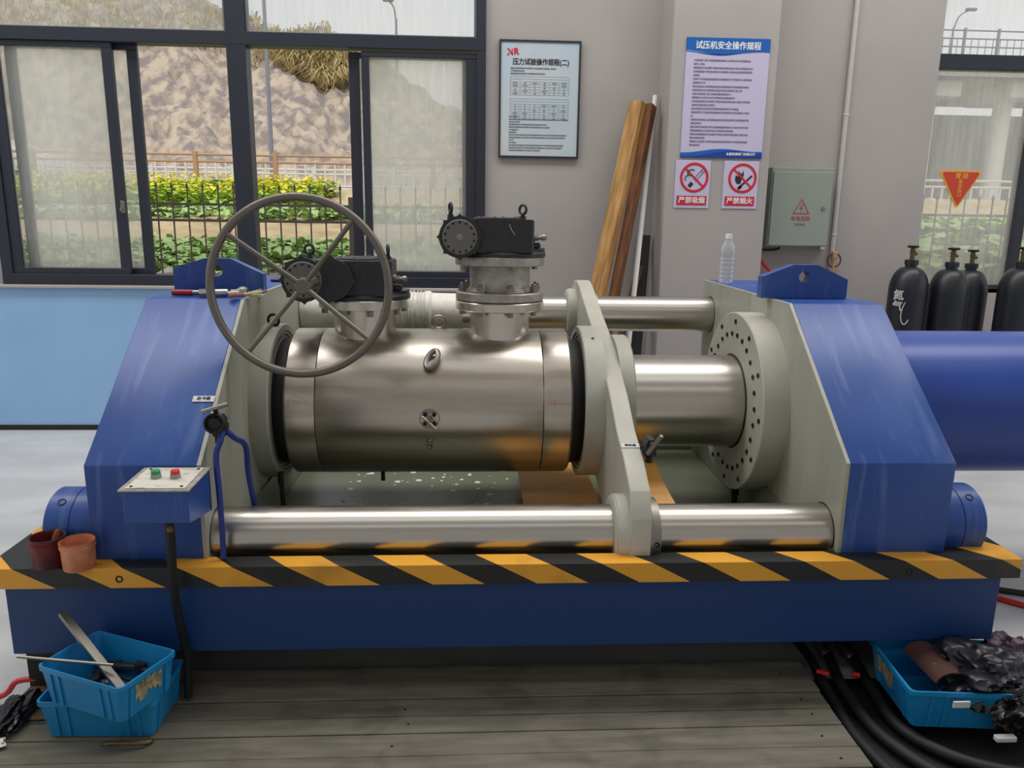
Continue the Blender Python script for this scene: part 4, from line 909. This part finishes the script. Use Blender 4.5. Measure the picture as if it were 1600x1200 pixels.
# dry grass clumps hanging on the slope
pts = []
while len(pts) < 9000:
    x = rr.gauss(-5.9, 1.0); y = rr.uniform(29, 37); z = hz(x, y)
    if 6.4 + .5 * abs(x + 5.9) < z < 8.6: pts.append((x, y - .1, z - .1))
blades('dry_grass_clump', 'dry_grass', pts, 'big tuft of dry straw coloured grass on the rocky slope', 'grass', None, (.5, 1.0), .045, 1.6, .9)
pts = []
while len(pts) < 16000:
    x = rr.uniform(-34, 0); y = rr.uniform(31, 40); z = hz(x, y)
    if z > 7.7 + .9 * nz(x, y, .6): pts.append((x, y, z - .1))
blades('dry_slope_grass', 'dry_grass', pts, 'dry grass along the top edge of the rocky slope', 'grass', None, (.25, .6), .05, 1.2, .6)
# vegetable rows
def leafrow(name, m, ys, xr, n, size, h, label, flower=None):
    vs, fs, mi = [], [], []
    for i in range(n):
        y = rr.choice(ys) + rr.gauss(0, .16); x = rr.uniform(*xr); k = noise.noise(Vector((x * .8, y * .8, 9)))
        if k < -.25: continue
        z = gz(y) + .03 + rr.uniform(0, h) ; s = size * rr.uniform(.6, 1.3); a = rr.uniform(0, 2 * PI); t_ = rr.uniform(-.5, .9); c_, s_2 = math.cos(a), math.sin(a); b = len(vs)
        for (u, v) in ((0, -.5), (.5, -.1), (.35, .5), (0, .62), (-.35, .5), (-.5, -.1)):
            U = u * s; V2 = v * s; vs.append((x + U * c_ - V2 * s_2 * math.cos(t_), y + U * s_2 + V2 * c_ * math.cos(t_), z + V2 * math.sin(t_) + abs(U) * .25))
        fs.append(tuple(range(b, b + 6)))
    me = bpy.data.meshes.new(name); me.from_pydata(vs, [], fs); me.materials.append(MT[m]); o = bpy.data.objects.new(name, me); COL.objects.link(o); return setp(o, label, 'plants', kind='stuff')
leafrow('cabbage_row', 'leaf_green', (8.5, 9.0, 9.5, 9.9), (-5.5, 1.2), 7000, .10, .14, 'low green leafy vegetables nearest the iron fence')
leafrow('vegetable_row', 'leaf_green', (13.9, 14.4, 14.9), (-9, 2), 6000, .12, .14, 'green leafy vegetables beyond the bare soil bank')
leafrow('rapeseed_foliage', 'leaf_lime', (15.2, 16.0, 16.8, 17.8), (-10, -3.0), 12000, .11, .30, 'tall yellow green rapeseed plants in the garden')
leafrow('rapeseed_flowers', 'flower_yellow', (15.6, 16.4, 17.4, 18.3), (-10, -3.2), 5000, .07, .42, 'bright yellow rapeseed flowers in the garden')
leafrow('right_vegetables', 'leaf_green', (8.6, 9.7, 11, 12.4), (5, 12), 3500, .2, .3, 'green vegetables outside the right window')
# white rubble and sheets by the fence
rr2 = random.Random(4); bm = B()
for i in range(260):
    x = rr2.uniform(-3.6, .8); y = rr2.uniform(7.2, 8.3); s = rr2.uniform(.03, .13); z = gz(y) + s * .2
    r_ = bmesh.ops.create_icosphere(bm, subdivisions=1, radius=s); 
    for v in r_['verts']: v.co = Vector((x, y, z)) + Vector((v.co.x * rr2.uniform(.8, 1.3), v.co.y, v.co.z * .6)) + Vector([rr2.uniform(-.02, .02) for _ in range(3)])
o = solo('pale_rubble', bm, 'rubble', 'pale broken stones along the foot of the iron fence', 'rubble', (-1.5, 7.8, .8), kind='stuff', smooth=20)
for (x, y, w_, h_, lab) in ((-.95, 7.6, .30, .34, 'white plastic sheet heaped outside behind the handwheel'), (.3, 7.9, .7, .42, 'large white sheet heap outside the frosted sash'), (-1.55, 7.3, .34, .22, 'small white sheet heap outside near the left mullion')):
    bm = B(); r_ = bmesh.ops.create_icosphere(bm, subdivisions=3, radius=1)
    for v in bm.verts:
        n_ = noise.noise(v.co * 2.1 + Vector((x, y, 0))); v.co = Vector((x + v.co.x * w_ * (1 + .4 * n_), y + v.co.y * .3, gz(y) - .02 + max(-.05, v.co.z) * h_ * (1 + .5 * n_)))
    solo('sheet_heap', bm, 'rubble', lab, 'plastic sheet', (x, y, gz(y)), smooth=50)
# iron fence
def iron_fence(x0, x1, y, lab, post_x):
    Fn = thing('iron_fence', lab, 'fence', ((x0 + x1) / 2, y, .5))
    for z in (1.425, 1.555):
        bm = B(); box(bm, x0, x1, y - .012, y + .012, z - .011, z + .011); part('rail', bm, 'iron_fence', Fn)
    bm = B(); box(bm, x0, x1, y - .012, y + .012, .62, .642); part('rail', bm, 'iron_fence', Fn)
    f = None; n = int((x1 - x0) / .1245); fx = 0
    for i in range(n + 1):
        x = x0 + i * .1245
        if f is None:
            bm = B(); cyl(bm, (x, y, .55), (x, y, 1.685), .0068, n=6); lathe(bm, (x, y, 1.685), (0, 0, 1), [(0, .008), (.006, .013), (.022, .011), (.05, 0)], 6, True, False); f = part('picket', bm, 'iron_fence', Fn, at=(x, y, .55)); fx = x
        else: copy_part(f, Fn, (x - fx, 0, 0))
    for x in post_x:
        bm = B(); box(bm, x - .024, x + .024, y - .024, y + .024, .5, 1.63, .003); part('post', bm, 'iron_fence', Fn)
    return Fn
iron_fence(-5.2, 1.6, 6.65, 'dark iron picket fence outside the left window', (-4.35, -1.0 - .0, 1.4))
iron_fence(3.4, 9.0, 6.65, 'dark iron picket fence outside the right window', (3.5, 6.3))
# road railing with orange posts
def railing(x0, x1, y, zb, h, sp, n_per, label, post_m, rail_m, top_m, ph=0):
    Rn = thing('road_railing', label, 'railing', ((x0 + x1) / 2, y, zb))
    for z, m_ in ((h, top_m), (h * .80, top_m), (h * .14, rail_m)):
        bm = B(); cyl(bm, (x0, y, zb + z), (x1, y, zb + z), .035, n=6); part('rail', bm, m_, Rn)
    x = x0 + ph; f = None; g = None; fx = gx = 0; cnt = 0
    while x < x1:
        if f is None: bm = B(); box(bm, x - .055, x + .055, y - .055, y + .055, zb - .1, zb + h + .08, .01); f = part('post', bm, post_m, Rn, at=(x, y, zb)); fx = x
        else: copy_part(f, Rn, (x - fx, 0, 0))
        for k in range(1, n_per):
            xx = x + sp * k / n_per; cnt += 1
            if g is None: bm = B(); box(bm, xx - .02, xx + .02, y - .02, y + .02, zb + h * .14, zb + h * .80); g = part('baluster', bm, rail_m, Rn, at=(xx, y, zb)); gx = xx
            elif cnt < 290: copy_part(g, Rn, (xx - gx, 0, 0))
        x += sp
    return Rn
railing(-24, 3, 21.2, 2.06, .88, 2.05, 8, 'road railing with orange posts and white balusters behind the garden', 'orange_paint', 'rail_white', 'orange_paint', ph=.42)
railing(-24, 3, 24.5, 2.12, .65, 2.4, 5, 'lower white railing on the far side of the road', 'rail_white', 'rail_white', 'rail_white')
railing(11, 25, 21.2, 1.75, .85, 2.2, 8, 'white road railing seen through the right window', 'rail_white', 'rail_white', 'rail_white')
# parked car beyond the frosted sash
car = thing('car', 'white car on the road behind the frosted left sash', 'car', (-15.2, 25.9, 2.4))
zc0 = 2.15
prof = [(-17.6, .35), (-17.65, .75), (-17.2, .95), (-16.5, 1.02), (-15.7, 1.45), (-14.4, 1.48), (-13.7, 1.10), (-12.95, .95), (-12.8, .6), (-12.9, .35)]
bm = B(); prism(bm, [[(x, zc0 + z) for x, z in prof]], 1, 25.1, 26.8); bmesh.ops.bevel(bm, geom=list(bm.edges), offset=.08, segments=2, affect='EDGES'); part('car_body', bm, 'car_white', car)
bm = B(); prism(bm, [[(-16.3, zc0 + 1.03), (-15.65, zc0 + 1.38), (-14.5, zc0 + 1.41), (-14.0, zc0 + 1.05)]], 1, 25.09, 26.81); part('side_window', bm, 'car_glass', car)
for x in (-16.7, -13.7):
    for yy in (25.1, 26.6):
        bm = B(); cyl(bm, (x, yy, zc0 + .33), (x, yy + .2, zc0 + .33), .33, n=24, ch=.03); part('wheel', bm, 'rubber', car)
# lamp posts
def lamp(x, y, zb, zt_, arm, lab, r=.07):
    Lp = thing('street_lamp', lab, 'street lamp', (x, y, zb)); bm = B(); cyl(bm, (x, y, zb), (x, y, zt_), r, r * .6, n=10); part('pole', bm, 'pole_grey', Lp)
    bm = B(); tube(bm, [(x, y, zt_ - .1), (x + arm * .3, y, zt_ + .5), (x + arm, y, zt_ + .8)], r * .5, 6); part('arm', bm, 'pole_grey', Lp)
    bm = B(); box(bm, x + arm - .25, x + arm + .25, y - .12, y + .12, zt_ + .74, zt_ + .86, .03); part('lamp_head', bm, 'pole_grey', Lp)
lamp(-6.3, 25.6, 2.3, 12.0, 1.2, 'tall grey lamp post rising in front of the rocky slope')
lamp(-3.55, 39, 2.4, 10.4, -.35, 'distant street lamp above the slope, seen through the upper left window', .09)
lamp(23.0, 38.5, 8.0, 10.6, .75, 'street lamp standing on the bridge behind the right window', .07)
# elevated bridge
Br = thing('elevated_bridge', 'grey elevated road bridge with railing behind the right window', 'bridge', (28, 38, 0))
bm = B(); box(bm, 14, 52, 36.5, 46, 8.05, 8.95); part('deck', bm, 'bridge_concrete', Br)
for x in (18.5, 22.4, 26.3, 30.2, 34.1):
    bm = B(); cyl(bm, (x, 39, 2.3), (x, 39, 7.5), .42, n=16); box(bm, x - .75, x + .75, 37.4, 41, 7.3, 8.05, .05); part('pier', bm, 'rail_white', Br)
for z in (9.35, 9.7, 10.05):
    bm = B(); cyl(bm, (14, 36.7, z), (52, 36.7, z), .035, n=6); part('rail', bm, 'pole_grey', Br)
f = None
for i in range(110):
    x = 14.7 + i * .34
    if f is None: bm = B(); box(bm, x - .015, x + .015, 36.69, 36.71, 8.95, 9.7); f = part('baluster', bm, 'pole_grey', Br, at=(x, 36.7, 9)); fx = x
    else: copy_part(f, Br, (x - fx, 0, 0))
f = None
for i in range(24):
    x = 14.5 + i * 1.6
    if f is None: bm = B(); box(bm, x - .05, x + .05, 36.65, 36.75, 8.95, 10.15); f = part('railing_post', bm, 'pole_grey', Br, at=(x, 36.7, 9)); fx = x
    else: copy_part(f, Br, (x - fx, 0, 0))
grid('right_ground', fr(11, 55, 20), fr(20.6, 60, 12), lambda x, y: gz(y) - .1, 'asphalt', 'pale ground below the bridge')
bm = B(); box(bm, 10, 56, 46, 47, 2, 7.6); struct('retaining_wall', bm, 'bridge_concrete', label='grey retaining wall below the bridge')

# ------------------------------------------------------------------ wooden floor platform in front of the bench
PL = thing('wooden_platform', 'low platform of worn grey wooden planks on the floor before the bench', 'platform', (-.1, 1.6, 0))
joints = [2.285, 2.108, 2.026, 1.948, 1.852, 1.766, 1.68, 1.595, 1.51, 1.42, 1.33, 1.24, 1.15]
rr = random.Random(2)
for k, (b_, a_) in enumerate(zip(joints, joints[1:])):
    bm = B(); x1 = 1.095 + rr.uniform(-.006, .006); zt_ = .05 + rr.uniform(-.002, .002)
    nseg = 14; xl = -1.14 if k == 0 else -1.40; xs = [xl + (x1 - xl) * i / nseg for i in range(nseg + 1)]
    rows = []
    for (yy, zz) in ((a_ + .0035, .026), (a_ + .0035, zt_ - .002), (a_ + .0055, zt_), (b_ - .0025, zt_), (b_ - .0005, zt_ - .002), (b_ - .0005, .026)):
        rows.append([bm.verts.new((x, yy + .002 * noise.noise(Vector((x * 3, yy * 40, k))), zz + .0012 * noise.noise(Vector((x * 5, k * 3.3, 0))))) for x in xs])
    for r0, r1 in zip(rows, rows[1:] + rows[:1]):
        for i in range(nseg): bm.faces.new((r0[i], r0[i + 1], r1[i + 1], r1[i]))
    bm.faces.new([r[0] for r in rows]); bm.faces.new([r[-1] for r in reversed(rows)])
    pk = part('plank', bm, 'plank_grey', PL)
    for xx in (1.02 + rr.uniform(-.01, .01), -.2 + rr.uniform(-.02, .02)):
        bm = B(); lathe(bm, (xx, (a_ + b_) / 2 + rr.uniform(-.012, .012), zt_), (0, 0, 1), [(0, .004), (.0022, .003), (.0025, 0)], 8, False, False); part('nail', bm, 'dark_steel', pk)
for x in (-1.3, -.5, .3, 1.0):
    bm = B(); box(bm, x - .04, x + .04, 1.16, 2.19, 0.0, .0245); part('batten', bm, 'plank_brown', PL)
# separate brown board ends at the left
t = None
for (x0, x1, y0, y1, z1, lab) in ((-1.355, -1.215, 2.112, 2.190, .066, 'short reddish brown board end behind the blue crates'), (-1.395, -1.225, 2.035, 2.105, .0605, 'short brown board end left of the blue crates'),):
    bm = B(); box(bm, x0, x1, y0, y1, .0525, z1, .004); solo('board_offcut', bm, 'plank_brown', lab, 'board', ((x0 + x1) / 2, (y0 + y1) / 2, .0525))

def crate(cx, cy, z, w_, d_, h, ang, label, sticker=None):
    c = thing('storage_crate', label, 'crate', (cx, cy, z), 'blue plastic storage crates')
    def loop(bm, s, zz, rad=.016, off=0):
        o = []; W, D = w_ / 2 * s + off, d_ / 2 * s + off
        for (sx, sy, a0) in ((1, 1, 0), (-1, 1, PI / 2), (-1, -1, PI), (1, -1, 1.5 * PI)):
            for j in range(5):
                a = a0 + PI / 2 * j / 4; o.append(bm.verts.new((cx + sx * (W - rad) + rad * math.cos(a), cy + sy * (D - rad) + rad * math.sin(a), z + zz)))
        return o
    bm = B(); LP = [loop(bm, .88, 0), loop(bm, .965, h - .016), loop(bm, 1, h - .014, off=.0), loop(bm, 1, h), loop(bm, .965, h), loop(bm, .955, h - .004), loop(bm, .865, .004)]
    for a, b in zip(LP, LP[1:]):
        n = len(a)
        for i in range(n): bm.faces.new((a[i], a[(i + 1) % n], b[(i + 1) % n], b[i]))
    bm.faces.new(LP[0][::-1]); bm.faces.new(LP[-1])
    body = part('crate_body', bm, 'crate_blue', c)
    for sy in (-1, 1):
        for fx in (-.36, -.26, .26, .36):
            bm = B(); x = cx + fx * w_ * .95; yb, yt = cy + sy * d_ / 2 * .88, cy + sy * d_ / 2 * .965
            prism(bm, [[(yb, z + .004), (yb + sy * .006, z + .004), (yt + sy * .004, z + h - .014), (yt, z + h - .014)]], 0, x - .004, x + .004); part('rib', bm, 'crate_blue', c)
    for sx in (-1, 1):
        for fy_ in (-.32, .32):
            bm = B(); y = cy + fy_ * d_ * .95; xb, xt = cx + sx * w_ / 2 * .88, cx + sx * w_ / 2 * .965
            prism(bm, [[(xb, z + .004), (xb + sx * .006, z + .004), (xt + sx * .004, z + h - .014), (xt, z + h - .014)]], 1, y - .004, y + .004); part('rib', bm, 'crate_blue', c)
    if sticker:
        sx, u0, u1 = sticker; bm = B(); n = 12; r3 = random.Random(9)
        tp = [(u0 + (u1 - u0) * i / n, .70 + .22 * r3.random()) for i in range(n + 1)]; bt = [(u0 + (u1 - u0) * i / n, .22 + .3 * r3.random()) for i in range(n + 1)]
        vs = [(cx + sx * (w_ / 2 * (.88 + .085 * v) + .0015), cy + u * d_ / 2, z + v * h) for u, v in bt + tp[::-1]]; f = bm.faces.new([bm.verts.new(p) for p in vs]); 
        g = bmesh.ops.extrude_face_region(bm, geom=[f]); bmesh.ops.translate(bm, verts=[e for e in g['geom'] if isinstance(e, bmesh.types.BMVert)], vec=(sx * .0012, 0, 0)); bmesh.ops.triangulate(bm, faces=bm.faces)
        part('torn_label', bm, 'sticker_torn', c)
    c.rotation_euler.z = ang; return c
crate(-1.035, 2.055, .053, .33, .215, .115, math.radians(-2), 'lower blue plastic crate of the left stack on the wooden platform')
crate(-1.008, 1.985, .170, .30, .20, .112, math.radians(-23.5), 'upper blue plastic crate of the left stack, holding steel tools', (1, -.45, .45))
crate(1.50, 2.055, .045, .43, .30, .125, math.radians(-5), 'blue plastic crate on the floor at the right, half covered by black bags', (-1, -.1, .75))
# contents of the upper left crate
bm = B(); prism(bm, [[(-.012, -.006), (.012, -.006), (.012, .006), (-.012, .006)]], 2, 0, .37); bmesh.ops.bevel(bm, geom=list(bm.edges), offset=.0015, segments=1, affect='EDGES')
o = solo('flat_bar', bm, 'steel_dull', 'long flat grey steel bar leaning out of the upper left crate', 'metal bar', (0, 0, 0)); A_, B_ = Vector((-.915, 1.905, .195)), Vector((-1.165, 2.09, .345)); o.location = A_; o.rotation_mode = 'QUATERNION'; o.rotation_quaternion = (B_ - A_).to_track_quat('Z', 'Y')
bm = B(); cyl(bm, (-.985, 1.965, .272), (-1.245, 1.975, .296), .0042, n=8); solo('welding_rod', bm, 'bolt_steel', 'thin steel rod poking left out of the upper left crate', 'rod', (-1.1, 1.97, .28))
rr = random.Random(21)
def crate_item(nm, lab, cat, m, fn, k=None):
    bm = B(); fn(bm); return solo(nm, bm, m, lab, cat, tuple(bm_c))
bm_c = (-1.0, 1.99, .18)
def spanner(bm, p, q, r):
    p, q = Vector(p), Vector(q); d = (q - p).normalized(); cyl(bm, p, q, r * .55, n=8); torus(bm, q + d * r, Vector((0, 0, 1)), r * 1.4, r * .5, 16, 6); cyl(bm, p - d * r * 1.5, p + d * r, r * 1.5, n=6)
crate_item('spanner', 'dark spanner lying flat in the upper left crate under the bar', 'tool', 'dark_steel', lambda b: spanner(b, (-1.06, 2.055, .19), (-.93, 1.99, .20), .010))
crate_item('spanner', 'worn steel spanner beside the dark one in the upper left crate', 'tool', 'bolt_steel', lambda b: spanner(b, (-1.03, 2.085, .198), (-.90, 2.02, .215), .009))
crate_item('socket_wrench', 'black socket wrench at the back of the upper left crate', 'tool', 'black_cast', lambda b: (cyl(b, (-1.09, 2.085, .198), (-.95, 2.055, .205), .012, n=10), cyl(b, (-.95, 2.055, .195), (-.95, 2.055, .225), .019, n=12)))
crate_item('pipe_fitting', 'rounded steel pipe fitting at the front of the upper left crate', 'fitting', 'steel_dull', lambda b: (cyl(b, (-1.05, 1.985, .187), (-1.0, 1.965, .187), .014, n=14, ch=.003), cyl(b, (-1.03, 1.978, .187), (-1.02, 1.99, .21), .012, n=12, ch=.003)))
crate_item('pipe_fitting', 'black elbow fitting left of the steel bar in the upper crate', 'fitting', 'dark_steel', lambda b: tube(b, [(-1.11, 2.0, .187), (-1.085, 2.01, .190), (-1.07, 2.03, .190), (-1.075, 2.05, .195)], .013, 12))
crate_item('glove', 'crumpled dark glove at the bottom of the upper left crate', 'glove', 'rubber', lambda b: (tube(b, [(-.96, 1.93, .186), (-.93, 1.95, .19), (-.90, 1.99, .188)], .014, 8), tube(b, [(-.95, 1.95, .188), (-.92, 1.98, .2), (-.905, 2.01, .19)], .010, 8)))
# green yellow cord curled in front of the lower crate
bm = B(); tube(bm, [(-1.0, 1.925, .058), (-1.005, 1.905, .068), (-.98, 1.90, .075), (-.94, 1.905, .07), (-.90, 1.915, .062), (-.885, 1.93, .058), (-.90, 1.935, .056)], .006, 8)
solo('yellow_cord', bm, 'brass', 'short yellow green cord curled in front of the lower left crate', 'cord', (-.95, 1.91, .053))
# contents of the right crate
bm = B(); n = 18
vo = [(1.42 + .052 * math.cos(a), .165 + .040 * math.sin(a)) for a in [PI * .05 + PI * .9 * i / n for i in range(n + 1)]]; vi = [(1.42 + .048 * math.cos(a), .165 + .036 * math.sin(a)) for a in [PI * .05 + PI * .9 * i / n for i in range(n, -1, -1)]]
prism(bm, [vo + vi], 1, 1.96, 2.135); solo('cardboard_tube', bm, 'cardboard', 'bent reddish brown cardboard piece standing in the right crate', 'cardboard', (1.42, 2.06, .06))
def crumple(name, m, label, c, r, seed, fine=1.0, flat=.0, cat='bag', zmin=None, sub=5):
    bm = B(); bmesh.ops.create_icosphere(bm, subdivisions=sub, radius=1); c = Vector(c); sd = Vector((seed, seed * 2.3, seed * .7))
    for v in bm.verts:
        p = v.co.copy(); s = 1.08 + .40 * noise.noise(p * 1.5 + sd) - .55 * abs(noise.noise(Vector((p.x * 3.0, p.y * 2.2, p.z * 1.6)) + sd)) - .20 * abs(noise.noise(Vector((p.x * 6.5, p.y * 5, p.z * 3)) + sd))
        q = Vector((c.x + p.x * r[0] * s, c.y + p.y * r[1] * s, c.z + p.z * r[2] * s))
        if zmin is not None: q.z = max(q.z, zmin + .004 * noise.noise(p * 5))
        v.co = q
    return solo(name, bm, m, label, cat, tuple(c), smooth=38)
crumple('black_plastic_bag', 'bag_charcoal', 'crumpled black plastic bag lying over the right blue crate', (1.545, 2.02, .165), (.155, .135, .085), 1.7)
crumple('black_plastic_bag', 'plastic_black', 'black plastic bag hanging over the front edge of the right crate', (1.60, 1.895, .115), (.10, .05, .075), 4.1)
crumple('purple_bag', 'bag_purple', 'crumpled dark purple bag behind the black bags at the right edge', (1.745, 2.09, .12), (.11, .12, .09), 8.2)
crumple('black_plastic_bag', 'plastic_black', 'glossy black plastic bag lying on the platform at the left edge', (-1.325, 2.045, .072), (.055, .115, .022), 2.9, zmin=.062)
crumple('clear_film_scrap', 'plastic_clear_white', 'small crumpled clear film scrap on the platform at the left edge', (-1.315, 1.925, .06), (.035, .028, .010), 6.3, cat='plastic scrap', zmin=.0535, sub=4)
bm = B(); box(bm, 1.385, 1.435, 1.893, 1.899, .135, .155, .001); solo('tape_scrap', bm, 'paper_white', 'piece of pale tape hanging on the front rim of the right crate', 'tape', (1.41, 1.896, .135))
bm = B(); box(bm, 1.49, 1.55, 1.84, 1.86, .058, .075, .003); solo('white_scrap', bm, 'paper_white', 'small white block lying on the hoses before the right crate', 'scrap', (1.52, 1.85, .05))
# hoses coming out from under the bench on the right
def hose(label, pts, r, m='hose_rubber', ferr=None, cap=None):
    h = thing('hydraulic_hose', label, 'hose', pts[0], 'hydraulic hoses under the right end'); bm = B(); tube(bm, pts, r, 12, k=8); part('hose_body', bm, m, h)
    if ferr:
        a, b = Vector(pts[0]), Vector(pts[1]); d = (b - a).normalized(); bm = B(); lathe(bm, a + d * .02, d, [(0, r * .9), (0, r * 1.25), (.075, r * 1.25), (.08, r * 1.05), (.08, r * .9)], 16); part('hose_ferrule', bm, ferr, h)
    if cap:
        bm = B(); cyl(bm, cap[0], cap[1], .009, n=12, ch=.002); part('hose_tag', bm, 'red_plastic', h, label='red tag on the hose')
    return h
hose('black hydraulic hose with a grey ferrule next to the right crate', [(1.30, 2.40, .045), (1.305, 2.30, .04), (1.29, 2.15, .028), (1.28, 1.95, .026), (1.40, 1.80, .026), (1.62, 1.74, .026), (1.85, 1.78, .026)], .0175, ferr='steel_dull')
hose('black hydraulic hose with a grey ferrule, middle one under the bench', [(1.222, 2.42, .05), (1.225, 2.32, .04), (1.20, 2.15, .026), (1.205, 1.92, .026), (1.32, 1.72, .026), (1.55, 1.66, .026), (1.85, 1.68, .026)], .0175, ferr='steel_dull', cap=((1.245, 2.20, .05), (1.27, 2.19, .05)))
hose('thin black hose nearest the platform corner', [(1.15, 2.42, .05), (1.155, 2.3, .04), (1.145, 2.15, .022), (1.13, 1.9, .022), (1.20, 1.68, .022), (1.42, 1.58, .022), (1.8, 1.56, .022)], .016, cap=((1.14, 2.225, .045), (1.175, 2.205, .045)))
hose('black hose curving across the floor at the lower right corner', [(1.15, 1.52, .022), (1.3, 1.49, .022), (1.5, 1.50, .022), (1.7, 1.56, .022), (1.9, 1.66, .022)], .02)
# dark rubber mat beneath the hoses
bm = B(); box(bm, 1.105, 2.0, 1.2, 2.24, 0.0005, .004); solo('rubber_mat', bm, 'black_and_shade', 'dark oily rubber mat on the floor under the right hoses', 'mat', (1.5, 1.8, 0))
# floor cables, red strips
bm = B(); tube(bm, [(1.9, 3.02, .012), (2.05, 2.86, .012), (2.2, 2.70, .012), (2.5, 2.5, .012), (2.9, 2.45, .012)], .012, 8); solo('red_cable', bm, 'red_plastic', 'red cable on the floor right of the bench', 'cable', (2.2, 2.7, 0))
bm = B(); tube(bm, [(1.85, 3.05, .014), (2.05, 2.90, .014), (2.25, 2.80, .014), (2.5, 2.74, .014), (2.9, 2.76, .014)], .013, 8); solo('black_floor_cable', bm, 'rubber', 'black cable beside the red cable right of the bench', 'cable', (2.2, 2.8, 0))
bm = B(); tube(bm, [(-1.9, 2.06, .012), (-1.65, 2.13, .012), (-1.45, 2.185, .03), (-1.395, 2.20, .075), (-1.30, 2.215, .073), (-1.24, 2.22, .073)], .009, 8); solo('red_floor_strip', bm, 'red_plastic', 'red cable end entering at the left edge behind the black bag', 'cable', (-1.5, 2.16, 0))
# paint cans on the base rim
def can(c, r, h, m, inner, label, brush=False, tilt=0):
    t = thing('paint_can', label, 'can', c); x, y, z = c
    bm = B(); lathe(bm, c, (0, 0, 1), [(0, r * .93), (.003, r * .95), (h * .80, r), (h * .81, r + .003), (h * .86, r + .003), (h * .87, r), (h - .004, r), (h - .003, r + .003), (h, r + .003), (h, r - .002), (h * .35, r - .006), (h * .33, 0)], 36, True, False)
    part('can_body', bm, m, t)
    bm = B(); torus(bm, (x, y, z + h), (0, 0, 1), r + .001, .0022, 36, 6); part('rim', bm, inner, t)
    bm = B(); lathe(bm, (x, y, z + h * .36), (0, 0, 1), [(0, r - .0065), (.002, r - .0068), (.003, 0)], 30, True, False); part('paint_residue', bm, inner, t)
    t.rotation_euler = (0, tilt, 0); return t
can((-1.225, 2.148, .4865), .046, .088, 'maroon_paint', 'black_and_shade', 'dark paint can smeared maroon and black on the left base corner')
can((-1.133, 2.131, .4865), .0455, .082, 'copper_paint', 'can_rust', 'peach coloured paint can standing in front of the dark can')
t = thing('brush', 'old brown brush standing in the dark paint can', 'brush', (-1.215, 2.15, .52))
bm = B(); tube(bm, [(-1.212, 2.15, .522), (-1.205, 2.155, .56), (-1.20, 2.16, .59)], .007, 8, rf=lambda q: .005 + .007 * math.sin(q * PI)); part('brush_handle', bm, 'can_rust', t)
bm = B(); box(bm, -1.222, -1.204, 2.144, 2.158, .519, .532, .003); part('ferrule', bm, 'dark_steel', t)
